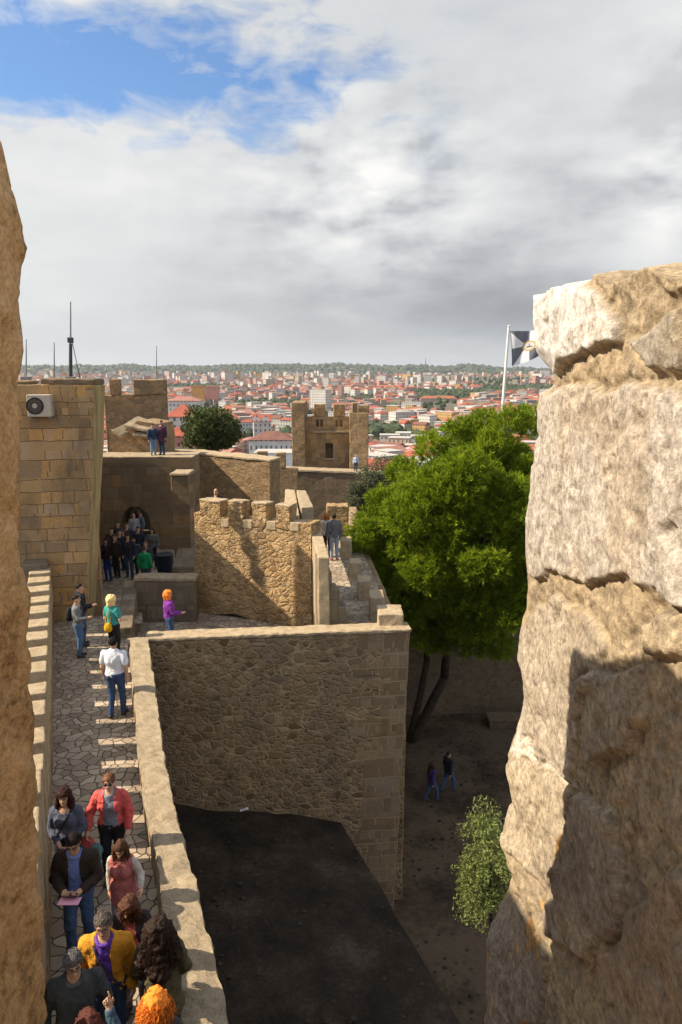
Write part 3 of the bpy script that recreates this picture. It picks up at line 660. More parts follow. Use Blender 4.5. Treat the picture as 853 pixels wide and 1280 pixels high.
# tower behind the gate tower, broken roof slab
def back_tower():
    t = thing('crenellated_tower', 'square brown tower with one notch behind the gate tower', 'tower', (-10, 42, 3))
    D = 40.0
    def P(px, py, d=D): return PD(px, py, d)
    a, b = P(136, 600), P(209, 600); d = Vector((0.12, 0.99, 0)) * 6
    z1 = P(150, 494).z; z0 = -2.0
    V, F = block(quad_prism([(a.x, D), (b.x, D + 1), (b.x - 2.0, D + 7), (a.x + d.x, D + 7)], z0, z1), 0.5, 0.03, 0.06, 1.3, seed=5); mesh_obj('tower_wall', V, F, M['rubble_far'], t)
    for p0, p1, tp in ((136, 152.5, 474), (163.5, 209, 474.5)):
        q0, q1 = P(p0, tp), P(p1, tp + 0.8, D + 1)
        V, F = block(quad_prism([(q0.x, D + (p0 - 136) / 73.), (q1.x, D + (p1 - 136) / 73.), (q1.x - 0.2, D + 1.6), (q0.x - 0.05, D + 1.6)], z1 - 0.004, q0.z), 0.3, 0.03, 0.06, 2, seed=int(p0)); mesh_obj('merlon', V, F, M['rubble_far'], t)
    # broken sloping roof of slabs leaning on the tower
    t2 = thing('ruined_roof', 'ruined sloping stone roof with pale broken slabs below the tower', 'roof', (-9, 37, 3.2))
    D2 = 37.0
    pts = [P(136, 572, D2), P(200, 572, D2), P(200, 548, D2), P(197, 530, D2), P(172, 526, D2), P(152, 540, D2), P(138, 537, D2)]
    out = [((p.x - pts[0].x), p.z) for p in pts]
    V, F = extrude_outline(out, (pts[0].x, D2, 0), (1, 0, 0), (0.1, 1, 0), 2.4); mesh_obj('gable', V, F, M['rubble_far'], t2)
    for i, (q0, q1, q2, q3) in enumerate((((140, 541), (170, 527), (182, 531), (152, 549)), ((155, 534.5), (172, 524), (200, 531), (186, 541)), ((166, 546), (184, 536), (199, 538), (187, 549)))):
        ps = [P(*q, D2 - 0.25 + (0.9 if k in (1, 2) else 0)) for k, q in enumerate((q0, q1, q2, q3))]
        ps = [ps[0], ps[3], ps[2], ps[1]]
        V, F = block([p for p in ps] + [p + Vector((0, 0, 0.16)) for p in ps], 0.3, 0.04, 0.05, 2, seed=60 + i); mesh_obj('slab', V, F, M['cap'], t2)
back_tower()

# =================================================================== GATE COURT: facade, doorway, pillar, bin, steps
V, F = grid_sheet(lambda D: -8.2 - 0.42 * (D - 20.4), lambda D: -5.9 - 0.28 * (D - 20.4) if D < 23.2 else -5.2 + 0 * D, np.arange(20.2, 36, 0.35), lambda D, x: float(np.interp(D, [20.2, 20.7, 28.0, 40], [0.0, 0.0, -1.4, -1.4])), 8, 0.02)
o = mesh_obj('ramp', V, F, M['paving'], smooth=True); tag(o, 'shaded paved ramp leading down to the gate court', None, None, 'structure')
def facade():
    t = thing('court_wall', 'dark ashlar court wall with an arched doorway behind the crowd', 'wall', (-9, 35, -1.4))
    D = 35.0
    o0 = PD(124, 700, D); u1 = PD(246, 700, D).x - o0.x
    def U(px): return PD(px, 640, D).x - o0.x
    dl, dr = U(151), U(187.5); zs = PD(0, 655, D).z; za = PD(0, 633, D).z; zt_ = PD(0, 573, D).z
    arch = [(dl + (dr - dl) * (0.5 - 0.5 * math.cos(a)), zs + (za - zs) * math.sin(a)) for a in np.linspace(0, math.pi, 13)]
    out = [(0, -4), (dl, -4)] + arch + [(dr, -4), (u1, -4), (u1, zt_), (0, zt_)]
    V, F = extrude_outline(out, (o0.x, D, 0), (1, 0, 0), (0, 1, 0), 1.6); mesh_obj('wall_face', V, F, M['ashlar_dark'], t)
    # doorway: arch ring stones, passage closed by a block painted as dark as its shade
    ring = []
    for i in range(len(arch) - 1):
        (u0, z0), (u1_, z1_) = arch[i], arch[i + 1]; cx = (dl + dr) / 2
        def outp(u, z): v = Vector((u - cx, (z - zs) + 0.3)); v.normalize(); return u + v.x * 0.32, z + v.y * 0.32
        (a0, b0), (a1, b1) = outp(u0, z0), outp(u1_, z1_)
        ring.append(block([(o0.x + u0, D - 0.05, z0), (o0.x + u1_, D - 0.05, z1_), (o0.x + u1_, D + 0.3, z1_), (o0.x + u0, D + 0.3, z0), (o0.x + a0, D - 0.05, b0), (o0.x + a1, D - 0.05, b1), (o0.x + a1, D + 0.3, b1), (o0.x + a0, D + 0.3, b0)], 0.3, 0.006, 0.015))
    V, F = merge_meshes(ring); mesh_obj('door_arch', V, F, M['ashlar_dark'], t)
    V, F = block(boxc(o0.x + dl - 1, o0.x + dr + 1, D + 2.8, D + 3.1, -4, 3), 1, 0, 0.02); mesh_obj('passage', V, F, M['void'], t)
    for k in range(3):
        V, F = block(boxc(o0.x + dl - 0.3, o0.x + dr + 0.3, D - 1.5 + k * 0.5, D + 1.9, -1.75, -1.2 + k * 0.2), 0.4, 0.01, 0.02); mesh_obj('step', V, F, M['ashlar_grey'], t)
    V, F = block(boxc(o0.x, o0.x + u1, D + 0.0, D + 2.2, zt_ + 0.002, zt_ + 0.09), 0.3, 0.02, 0.03, 3); mesh_obj('walk_top', V, F, M['cap'], t)
facade()
def buttress():
    D = 29.0; t = thing('buttress_pillar', 'dark stone buttress pillar standing right of the arched doorway', 'pillar', (-6, 30, -1.4))
    a, b = PD(216, 650, D), PD(238, 650, D); ztop = PD(228, 595, D).z
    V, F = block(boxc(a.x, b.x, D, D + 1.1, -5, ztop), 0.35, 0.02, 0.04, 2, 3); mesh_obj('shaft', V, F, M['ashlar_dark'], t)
    V, F = block(boxc(a.x - 0.03, b.x + 0.03, D - 0.04, D + 1.15, ztop + 0.002, ztop + 0.12), 0.35, 0.02, 0.04, 2, 5); mesh_obj('coping', V, F, M['cap'], t)
    a2, b2 = PD(216, 700, D - 1.0), PD(243, 700, D - 1.0); z2 = PD(228, 692, D - 1).z
    V, F = block([(a2.x, D - 2.2, -5), (b2.x + .1, D - 2.2, -5), (b2.x + .1, D + 1, -5), (a2.x, D + 1, -5), (a2.x, D - 1.2, z2 - 0.5), (b2.x, D - 1.2, z2 - 0.5), (b2.x - 0.05, D + 1, z2 + 0.4), (a2.x, D + 1, z2 + 0.4)], 0.3, 0.02, 0.04, 2, 4); mesh_obj('foot', V, F, M['ashlar_grey'], t)
buttress()
def low_block():
    D = 22.0; a, b = PD(168, 722, D), PD(243, 722, D); z1 = a.z; t = thing('stair_wall', 'grey ashlar block wall below the crowd behind the purple jacket', 'wall', (-5.6, 22.5, -0.6))
    V, F = block(boxc(a.x, b.x, D, D + 0.55, -2, z1 - 0.12), 0.3, 0.015, 0.05, 2, 9); mesh_obj('wall_face', V, F, M['ashlar_grey'], t)
    V, F = block(boxc(a.x - 0.04, b.x + 0.05, D - 0.05, D + 0.6, z1 - 0.118, z1), 0.2, 0.015, 0.03, 3, 10); mesh_obj('coping', V, F, M['cap'], t)
    a, b = PD(150, 742, 21.5), PD(168, 780, 19.2)
    t = thing('ramp_kerb', 'low sloping stone kerb between the ramp and the lower path', 'wall', (a.x, 20.4, 0))
    V, F = block([(b.x - 0.42, 19.0, -1), (b.x, 19.0, -1), (a.x + 0.25, 22.6, -1), (a.x - 0.20, 22.6, -1), (b.x - 0.42, 19.0, 0.32), (b.x, 19.0, 0.32), (a.x + 0.25, 22.6, 0.62), (a.x - 0.2, 22.6, 0.62)], 0.2, 0.02, 0.04, 3, 2); mesh_obj('kerb_body', V, F, M['ashlar_grey'], t)
low_block()
def bin_():
    c = PD(207, 711, 30.5); z0 = -1.4; t = thing('bin', 'dark blue round litter bin in the corner by the doorway', 'bin', (c.x, c.y, z0))
    prof = [(0.30, 0.0), (0.34, 0.05), (0.37, 0.55), (0.37, 0.85)]
    V, F = tube([(c.x, c.y, z0 + z) for r, z in prof], [r for r, z in prof], 20); mesh_obj('drum', V, F, plain('dark blue plastic', (0.015, 0.02, 0.045), 0.5), t)
    V, F = tube([(c.x, c.y, z0 + z) for z in (0.852, 0.90, 0.94)], [0.39, 0.39, 0.30], 20); mesh_obj('lid', V, F, plain('dark lid', (0.02, 0.022, 0.03), 0.5), t)
bin_()

# =================================================================== THE LONG WALL BEHIND, tower on the right of it, far wall
def long_wall():
    t = thing('curtain_wall', 'long brown curtain wall across the middle with thin sunlit top', 'wall', (-4, 37, -2))
    a, b = PD(236, 566, 39.3), PD(338, 578, 37.6)
    V, F = block(quad_prism([(a.x - 1.2, 39.7), (b.x, 37.6), (b.x + 0.4, 39.0), (a.x - 1.2, 41.2)], -10, [a.z, b.z, b.z, a.z]), 0.4, 0.03, 0.05, 1.5, 6); mesh_obj('wall_face', V, F, M['rubble_far'], t)
    V, F = block(quad_prism([(a.x - 1.2, 39.65), (b.x, 37.55), (b.x + 0.45, 39.05), (a.x - 1.2, 41.25)], [a.z + .002, b.z + .002, b.z + .002, a.z + .002], [a.z + 0.13, b.z + 0.13, b.z + 0.13, a.z + 0.13]), 0.25, 0.03, 0.04, 3, 7); mesh_obj('capping', V, F, M['cap_warm'], t)
    t2 = thing('battlement_wall', 'far piece of wall with two small merlons before the white roofs', 'wall', (-6, 68, -3))
    D = 68.0; a, b = PD(318, 586, D), PD(372, 587, D)
    V, F = block(boxc(a.x, b.x, D, D + 1.0, -12, a.z), 0.6, 0.03, 0.06, 1.5, 8); mesh_obj('wall_face', V, F, M['rubble_far'], t2)
    for p0, p1, py in ((321, 334, 564.5), (345, 357, 566)):
        q0, q1 = PD(p0, py, D), PD(p1, py, D)
        V, F = block(boxc(q0.x, q1.x, D, D + 0.8, a.z - 0.003, q0.z), 0.3, 0.03, 0.08, 2, int(p0)); mesh_obj('merlon', V, F, M['rubble_far'], t2)
    t3 = thing('far_wall', 'dark far wall below the windowed tower with a thin lit top', 'wall', (0, 71, -6))
    D = 71.0; a, b = PD(336, 588, D), PD(520, 594, D)
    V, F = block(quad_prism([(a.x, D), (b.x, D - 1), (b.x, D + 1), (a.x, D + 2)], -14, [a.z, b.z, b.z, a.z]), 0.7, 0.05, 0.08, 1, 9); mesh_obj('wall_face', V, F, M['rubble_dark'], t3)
    V, F = block(quad_prism([(a.x, D - 0.1), (b.x, D - 1.1), (b.x, D + 1), (a.x, D + 2)], [a.z + .003, b.z + .003, b.z + .003, a.z + .003], [a.z + 0.25, b.z + 0.25, b.z + 0.25, a.z + 0.25]), 0.5, 0.04, 0.06, 2, 10); mesh_obj('capping', V, F, M['cap'], t3)
long_wall()
def window_tower():
    D = 75.0; t = thing('windowed_tower', 'small castle tower with slit windows and crenellated top', 'tower', (-1.3, 77, -3))
    def X(px, d=D): return PD(px, 560, d).x
    def Z(py, d=D): return PD(400, py, d).z
    zb = -12
    # body with real openings: built as a wall of courses round them
    x0, x1 = X(381), X(440); zt_ = Z(521)
    wins = [(X(395.5), X(399.2), Z(533.5), Z(524)), (X(400.6), X(404.2), Z(533.5), Z(524)), (X(419.5), X(423.2), Z(533.5), Z(524)), (X(424.6), X(428.2), Z(533.5), Z(524)), (X(407), X(416.5), Z(573), Z(554))]
    xs = sorted({x0, x1} | {w[0] for w in wins} | {w[1] for w in wins}); zs = sorted({zb, zt_} | {w[2] for w in wins} | {w[3] for w in wins})
    def hole(xa, za): return any(w[0] - 1e-6 <= xa < w[1] - 1e-6 and w[2] - 1e-6 <= za < w[3] - 1e-6 for w in wins)
    V = []; F = []; idx = {}
    def vid(x, y, z):
        k = (round(x, 4), round(y, 4), round(z, 4))
        if k not in idx: idx[k] = len(V); V.append((x, y, z))
        return idx[k]
    y0, y1 = D, D + 0.7
    for i in range(len(xs) - 1):
        for j in range(len(zs) - 1):
            xa, xb, za, zc = xs[i], xs[i + 1], zs[j], zs[j + 1]
            if hole(xa, za): continue
            F.append((vid(xa, y0, za), vid(xb, y0, za), vid(xb, y0, zc), vid(xa, y0, zc))); F.append((vid(xa, y1, za), vid(xa, y1, zc), vid(xb, y1, zc), vid(xb, y1, za)))
    for w in wins:
        xa, xb, za, zc = w
        F += [(vid(xa, y0, za), vid(xa, y0, zc), vid(xa, y1, zc), vid(xa, y1, za)), (vid(xb, y0, za), vid(xb, y1, za), vid(xb, y1, zc), vid(xb, y0, zc)),
              (vid(xa, y0, za), vid(xa, y1, za), vid(xb, y1, za), vid(xb, y0, za)), (vid(xa, y0, zc), vid(xb, y0, zc), vid(xb, y1, zc), vid(xa, y1, zc))]
    F.append((vid(x0, y0, zt_), vid(x1, y0, zt_), vid(x1, y1, zt_), vid(x0, y1, zt_)))
    mesh_obj('front_wall', np.array(V), F, M['ashlar_far'], t)
    V, F = block(boxc(x0, x1, D + 4.3, D + 5.0, zb, Z(527)), 0.8, 0.03, 0.06, 1, 3)
    V2, F2 = block(boxc(X(407.5), X(415), D + 4.2, D + 5.1, Z(570), Z(556)), 0.8, 0, 0.02)
    mesh_obj('rear_wall', V, F, M['rubble_dark'], t)
    V, F = block(boxc(x0 + 0.02, x1 - 0.02, D + 0.7, D + 4.3, zb, Z(547)), 0.9, 0, 0.04); 
    mesh_obj('inner_floor', V, F, M['rubble_dark'], t)
    V, F = block(boxc(X(390), x1 + 0.1, D - 0.16, D + 0.2, Z(541), Z(538.6)), 0.4, 0.02, 0.03); mesh_obj('ledge', V, F, M['cap'], t)
    V, F = block(boxc(X(406), X(417.5), D - 0.12, D + 0.1, Z(575), Z(573)), 0.4, 0.01, 0.03); mesh_obj('window_sill', V, F, M['cap'], t)
    for p0, p1, py in ((393, 407, 505), (417, 431.5, 505)):
        V, F = block(boxc(X(p0), X(p1), D, D + 0.7, zt_ - 0.003, Z(py)), 0.35, 0.03, 0.08, 2, int(p0)); mesh_obj('merlon', V, F, M['ashlar_far'], t)
    V, F = block(boxc(X(366), X(382.5), D - 1.2, D + 5.0, zb, Z(502.5)), 0.5, 0.04, 0.08, 1.2, 4); mesh_obj('turret', V, F, M['rubble_far'], t)
    V, F = block(quad_prism([(X(437), D - 1.3), (X(460), D - 1.6), (X(462), D + 5), (X(437), D + 5)], zb, Z(515)), 0.5, 0.04, 0.08, 1.2, 5); tr = mesh_obj('turret', V, F, M['rubble_far'], t)
    for p0, p1, py in ((440, 446.5, 503), (447.5, 461, 506)):
        V, F = block(boxc(X(p0), X(p1), D - 1.3, D + 0.5, Z(515) - 0.003, Z(py)), 0.35, 0.03, 0.08, 2, int(p0)); mesh_obj('merlon', V, F, M['rubble_far'], t)
window_tower()

# =================================================================== MERLON WALL, its parapet and the second walk
ML = PD(243, 650, 23.0); MR = PD(389, 657, 21.3)
def merlon_wall():
    t = thing('merlon_wall', 'sunlit ochre rubble wall with four stone merlons and a low dark arch', 'wall', (-3, 22, -1))
    a = Vector((ML.x, 23.0, 0)); b = Vector((MR.x, 21.3, 0)); d = (b - a); L = d.length; d.normalize(); n = Vector((-d.y, d.x, 0))
    zt0, zt1 = ML.z, MR.z
    def zl(px): # wall top heights between merlons, measured in the photograph
        return None
    def onwall(px, py):
        r = ray(px, py); # intersect the wall plane
        den = r.x * n.x + r.y * n.y; tt = (a.x * n.x + a.y * n.y) / den
        p = Vector((r.x * tt, r.y * tt, HC + r.z * tt)); return (p - a).dot(d), p.z
    us = lambda px: onwall(px, 640)[0]
    top = [onwall(243, 641), onwall(300, 650), onwall(345, 653.5), onwall(389, 655)]
    base = -1.4
    ar = [onwall(p, q) for p, q in ((250, 782), (256, 774), (272, 768), (292, 767), (308, 772), (316, 782))]
    zz = -0.62
    ar2 = [(u, max(z, zz)) for u, z in ar]
    out = [(0, base), (ar2[0][0], base)] + ar2 + [(ar2[-1][0], base), (L, base), (L, top[3][1])] + [top[2], top[1], (0, top[0][1])]
    th = 0.7
    bmV, bmF = extrude_outline(out, a, d, n, th)
    # subdivide for uneven relief: laid on as a rough facing instead
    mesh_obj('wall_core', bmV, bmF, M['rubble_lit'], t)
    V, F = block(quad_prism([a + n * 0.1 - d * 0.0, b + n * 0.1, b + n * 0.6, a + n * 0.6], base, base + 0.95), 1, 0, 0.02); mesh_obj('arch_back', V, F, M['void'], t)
    for i, (p0, p1, pt, pb) in enumerate(((250, 276, 625, 648), (285.5, 303.5, 626.5, 652), (315, 333, 628.5, 654), (345, 362.5, 631, 656))):
        u0, u1 = us(p0), us(p1); z1 = onwall((p0 + p1) / 2, pt)[1]; z0 = onwall((p0 + p1) / 2, pb)[1] - 0.15
        P0 = a + d * u0 - n * 0.01; P1 = a + d * u1 - n * 0.01
        V, F = block(quad_prism([P0, P1, P1 + n * 0.48, P0 + n * 0.48], z0, z1 - 0.05), 0.12, 0.026, 0.035, 5, 70 + i); m = mesh_obj('merlon', V, F, M['rubble_lit'], t)
        V, F = block(quad_prism([P0 - d * 0.015 - n * .015, P1 + d * 0.015 - n * .015, P1 + d * 0.015 + n * 0.49, P0 - d * 0.015 + n * 0.49], z1 - 0.06, z1), 0.12, 0.018, 0.025, 6, 80 + i); mesh_obj('cap', V, F, M['cap_warm'], m)
    for i, (p0, p1) in enumerate(((276, 285.5), (303.5, 315), (333, 345), (362.5, 374))):
        u0, u1 = us(p0), us(p1); z1 = onwall((p0 + p1) / 2, 649 + i * 1.7)[1]; P0 = a + d * u0; P1 = a + d * u1
        V, F = block(quad_prism([P0 - n * .02, P1 - n * .02, P1 + n * 0.5, P0 + n * 0.5], z1 - 0.25, z1 + 0.02), 0.15, 0.012, 0.02, 5, 90 + i); mesh_obj('sill', V, F, M['cap_warm'], t)
    return a, b, d, n
ma, mb, md, mn = merlon_wall()
def slabs():
    t = thing('slab_parapet', 'thick parapet topped by two long pale slabs with a gap', 'wall', (-1.3, 23, 2.6))
    z = 2.85
    for (q0, q1, q2, q3), s in ((((354, 644), (375, 645), (369, 612.5), (357, 611)), 1), (((376.5, 634), (392, 633), (383, 613), (371, 612.5)), 2)):
        ps = [PZ(*q, z if s == 1 else z + 0.12) for q in (q0, q1, q2, q3)]
        V, F = block([Vector((p.x, p.y, 2.25)) for p in ps] + list(ps), 0.25, 0.015, 0.04, 3, 100 + s); mesh_obj('slab', V, F, M['cap_warm'] if s == 1 else M['cap'], t)
    q = PZ(375, 640, 3.2)
slabs()
def stair_parapet():
    """wall on the left of the second walk: high part running back, and the stepped end wall towards the camera"""
    t = thing('stepped_parapet', 'parapet wall stepping down towards the cross wall beside the second walk', 'wall', (-0.3, 19, 0))
    zt_ = PD(398, 697, 18.7).z
    f = PD(398, 697, 18.7); g = PZ(387, 664, zt_)
    w = 0.30
    V, F = block([(f.x, f.y, -1.4), (f.x + w, f.y, -1.4), (g.x + w + 0.05, g.y + 0.4, -1.4), (g.x, g.y + 0.4, -1.4), (f.x, f.y, zt_), (f.x + w, f.y, zt_), (g.x + w + 0.05, g.y + 0.4, zt_), (g.x, g.y + 0.4, zt_)], 0.2, 0.012, 0.03, 3, 41)
    mesh_obj('high_wall', V, F, M['cap_warm'], t)
    # stepped gable: outline in the plane D = 18.72
    D = 18.74
    pts = [(398, 700), (407, 700), (407, 716), (415, 716), (415.5, 738), (424, 738), (425, 760), (433, 760), (434, 777), (446, 778), (446, 790)]
    q = [PD(px, py, D) for px, py in pts]; o = q[0]
    out = [(p.x - o.x, p.z) for p in q]; out = [(0, -1.4)] + out + [(out[-1][0], -1.4)]
    V, F = extrude_outline(out[::-1], (o.x, D, 0), (1, 0, 0), (-0.15, 0.988, 0), 0.75); mesh_obj('stepped_wall', V, F, M['ashlar_grey'], t)
stair_parapet()
LL = [(18.5, 0.30), (28.6, -0.42)]; RR = [(18.1, 1.36), (28.6, 0.42)]
def zw(D): return float(np.interp(D, [18.3, 19.3, 27.7, 40], [0.05, 0.15, 0.47, 0.47]))
def second_walk():
    V, F = grid_sheet(lambda D: lerp(LL, D) - 0.45, lambda D: lerp(RR, D) + 0.3, np.arange(18.45, 29.8, 0.3), lambda D, x: zw(D), 6, 0.015, 4)
    o = mesh_obj('second_walk', V, F, M['paving'], smooth=True); tag(o, 'narrow sunlit wall walk beside the pine', None, None, 'structure')
    t = thing('outer_parapet', 'narrow wall with low separate blocks between second walk and pine', 'wall', (1.2, 22, 0))
    V, F = block([(1.30, 18.6, -11.5), (1.78, 18.6, -11.5), (0.95, 29.8, -11.5), (0.45, 29.8, -11.5), (1.36, 18.6, 0.0), (1.82, 18.6, 0.0), (0.92, 29.8, 0.40), (0.42, 29.8, 0.40)], 0.4, 0.02, 0.04, 2, 50); mesh_obj('wall_body', V, F, M['rubble'], t)
    V, F = block([(0.42, 29.85, -11.5), (0.92, 29.85, -11.5), (0.75, 34.4, -11.5), (0.25, 34.4, -11.5), (0.42, 29.85, 0.5), (0.92, 29.85, 0.5), (0.75, 34.4, 0.9), (0.25, 34.4, 0.9)], 0.5, 0.02, 0.04, 2, 52); mesh_obj('wall_body', V, F, M['rubble'], t)  # hidden extension added to keep the ditch floor in shade
    for i, (p0, p1, pt, pb, D, dl) in enumerate(((473, 505, 768, 790, 18.30, 0.85), (462.5, 476, 747, 768, 19.9, 0.8), (447.5, 455, 726, 745, 21.6, 0.7), (437, 444, 704, 722, 23.6, 0.7), (426, 434, 676, 690, 26.2, 0.8))):
        x0 = PD(p0, pt, D).x; x1 = max(PD(p1, pt, D).x, x0 + 0.42); z1 = PD(p0, pt, D).z
        V, F = block(boxc(x0, x1, D, D + dl, zw(D) - 0.5, z1), 0.14, 0.016, 0.035, 4, 51 + i); mesh_obj('merlon', V, F, M['cap_warm'], t)
    V, F = block(boxc(PD(408, 640, 29).x, PD(436, 640, 29).x, 29.2, 30.0, -3, PD(420, 632.5, 29.2).z), 0.2, 0.03, 0.06, 3, 61)
    t2 = thing('wall_stub', 'short square wall stub closing the end of the second walk', 'wall', (0, 29.5, 0.5))
    mesh_obj('wall_face', V, F, M['rubble_lit'], t2)
    V, F = block(boxc(PD(396, 652, 29).x, PD(409.6, 652, 29).x, 29.0, 29.8, -3, PD(402, 654, 29.2).z), 0.2, 0.03, 0.05, 3, 62); mesh_obj('low_wall', V, F, M['rubble_lit'], t2)
    # masonry under the merlon tower, towards the right
    V, F = block([(-0.45, 20.0, -11.5), (1.35, 18.6, -11.5), (0.5, 29.8, -11.5), (-1.3, 29.8, -11.5), (-0.45, 20.0, -0.1), (1.3, 18.6, -0.1), (0.4, 29.8, 0.3), (-1.3, 29.8, 0.3)], 1, 0, 0.02); mesh_obj('wall_core', V, F, M['rubble'], t)
second_walk()
# ditch end wall under the pine
a, b = PD(498, 838, 34), PD(760, 838, 34)
V, F = block(quad_prism([(0.8, 33.6), (16, 35), (16, 36), (0.8, 34.6)], -12, -2.6), 0.5, 0.05, 0.06, 1.2, 71)
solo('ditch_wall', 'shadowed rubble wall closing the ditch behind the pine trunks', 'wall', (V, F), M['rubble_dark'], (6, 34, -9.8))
a = PD(612, 893, 32.5)
t = thing('stone_bench', 'low stone trough against the ditch wall', 'bench', (a.x + 1.2, 32.8, -9.8))
V, F = block(boxc(a.x, a.x + 3.4, 32.4, 33.2, -9.95, -9.35), 0.3, 0.015, 0.04); mesh_obj('bench_body', V, F, M['rubble_dark'], t)
V, F = block(boxc(a.x - .05, a.x + 3.45, 32.33, 33.25, -9.348, -9.24), 0.3, 0.015, 0.03); mesh_obj('bench_top', V, F, M['rubble_dark'], t)

# =================================================================== FOREGROUND: the embrasure the picture is taken through
def near_right():
    t = thing('embrasure_stone', 'huge weathered limestone and mortar merlon close by, half in shadow', 'wall', (1.2, 1.6, 5.4))
    sil = [(668, 352), (667, 372), (666, 405), (671, 440), (688, 460), (692, 468), (690, 484), (675, 491), (671, 515), (672, 545), (665, 572), (662, 610), (656, 650), (656, 690), (660, 725), (660, 752), (651, 790), (647, 825), (654, 850), (655, 872), (650, 900), (634, 945), (632, 965), (637, 990), (640, 1000), (628, 1030), (624, 1050), (634, 1075), (640, 1095), (634, 1115), (618, 1140), (609, 1165), (606, 1210), (606, 1290), (600, 1420)]
    D0 = 2.35
    prof = [PD(px, py, D0) for px, py in sil]; pzs = np.array([p.z for p in prof]); pxs = np.array([p.x for p in prof])
    zt_ = HC + 0.215
    sD = np.concatenate([np.linspace(0, 0.06, 8)[:-1], np.linspace(0.06, 1.35, 215), np.linspace(1.36, 2.2, 20)]); zz = np.concatenate([np.linspace(3.2, 4.9, 40)[:-1], np.linspace(4.9, zt_, 430)])
    S, Z = np.meshgrid(sD, zz, indexing='ij'); sh = S.shape; S = S.ravel(); Z = Z.ravel()
    xa = np.interp(Z, pzs[::-1], pxs[::-1]); xsm = 0.60 + 0.010 * (HC - Z)
    wgt = np.exp(-(S / 0.30) ** 2)
    X = xsm + (xa - xsm) * wgt + 0.0 * S
    Y = D0 - S
    # stones: outlines measured in the photograph, projected onto the face
    def P2(px, py): p = PX(px, py, 0.62); return (D0 - p.y, p.z)
    stones = [([(655, 352), (668, 362), (762, 352), (770, 380), (788, 410), (784, 436), (735, 446), (700, 458), (655, 462)], (0.98, 0.94, 0.90), 0.030),
              ([(655, 486), (690, 486), (735, 484), (775, 490), (800, 478), (900, 480), (900, 760), (852, 742), (820, 738), (795, 728), (745, 735), (728, 722), (700, 712), (655, 722)], (0.58, 0.52, 0.46), 0.022),
              ([(640, 775), (700, 742), (745, 770), (770, 800), (760, 850), (735, 905), (718, 985), (668, 942), (640, 905)], (0.50, 0.42, 0.32), 0.016),
              ([(630, 945), (662, 945), (718, 990), (712, 1090), (690, 1110), (660, 1075), (615, 1060)], (0.52, 0.42, 0.29), 0.014),
              ([(735, 850), (778, 830), (815, 838), (822, 905), (800, 950), (745, 950)], (0.40, 0.33, 0.25), 0.030),
              ([(728, 1000), (772, 1010), (785, 1110), (765, 1180), (740, 1200), (690, 1170), (700, 1100)], (0.36, 0.29, 0.22), 0.030),
              ([(800, 420), (835, 415), (870, 400), (870, 470), (828, 468)], (0.44, 0.40, 0.33), 0.026),
              ([(790, 1120), (860, 1090), (900, 1150), (900, 1290), (770, 1290), (760, 1200)], (0.36, 0.25, 0.15), 0.02),
              ([(600, 1130), (650, 1120), (690, 1190), (680, 1290), (600, 1290)], (0.30, 0.26, 0.21), 0.016),
              ([(650, 900), (664, 940), (680, 945), (726, 985), (726, 998), (668, 956), (645, 945)], (0.74, 0.66, 0.55), 0.006),
              ([(815, 765), (870, 750), (870, 830), (828, 822)], (0.52, 0.41, 0.26), 0.025)]
    col = np.tile(np.array([0.44, 0.335, 0.20]), (len(S), 1)); rel = np.zeros(len(S))
    wobS = fbm(np.stack([S * 7, Z * 7, 0 * S], 1), 4, 200) * 0.05; wobZ = fbm(np.stack([S * 7, Z * 7, 0 * S + 9], 1), 4, 201) * 0.05
    pS, pZ_ = S + wobS, Z + wobZ
    for poly, c, h in stones:
        pl = np.array([P2(*q) for q in poly]); n = len(pl); ins = np.zeros(len(S), bool); dist = np.full(len(S), 9.0)
        for i in range(n):
            a, b = pl[i], pl[(i + 1) % n]
            cond = ((a[1] > pZ_) != (b[1] > pZ_)); xi = (b[0] - a[0]) * (pZ_ - a[1]) / (b[1] - a[1] + 1e-12) + a[0]
            ins ^= cond & (pS < xi)
            e = b - a; tt = np.clip(((pS - a[0]) * e[0] + (pZ_ - a[1]) * e[1]) / (e @ e), 0, 1)
            dist = np.minimum(dist, np.hypot(pS - a[0] - tt * e[0], pZ_ - a[1] - tt * e[1]))
        w = np.where(ins, np.clip(dist / 0.013, 0, 1), 0); w = w * w * (3 - 2 * w)
        col = col * (1 - w[:, None]) + np.array(c) * w[:, None]; rel = rel + w * h
        rim = np.where(~ins, np.exp(-(dist / 0.014) ** 2), 0) * 0.6; rel -= rim * 0.012
    Pn = np.stack([S, Z, 0 * S], 1)
    stone_w = np.clip(rel / 0.02, 0, 1)
    rough = fbm(Pn * 5, 4, 210) * 0.013 + fbm(Pn * 24, 4, 214) * 0.010 * (1.4 - 0.8 * stone_w) + fbm(Pn * 46, 2, 219) * 0.004 * (1.3 - 0.5 * stone_w)
    pit = np.clip(fbm(Pn * 13, 3, 230) - 0.28, 0, 1) * 0.06 * stone_w
    ew = 1 - np.exp(-(S / 0.07) ** 2); X = X - rel * 0.8 * ew - rough * (0.35 + 0.65 * ew) + pit
    # warm lichen and crust; the low crust tone also paints in deeper shade
    li = np.clip((fbm(Pn * 4.5, 4, 240) - 0.12) * 3, 0, 1)[:, None] * 0.38; col = col * (1 - li) + np.array([0.45, 0.31, 0.15]) * li
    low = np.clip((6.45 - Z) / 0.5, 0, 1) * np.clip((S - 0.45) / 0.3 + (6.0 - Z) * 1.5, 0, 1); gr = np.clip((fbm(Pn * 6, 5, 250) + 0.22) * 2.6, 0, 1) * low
    col = col * (1 - 0.75 * gr[:, None]) + np.array([0.15, 0.115, 0.085]) * 0.75 * gr[:, None]
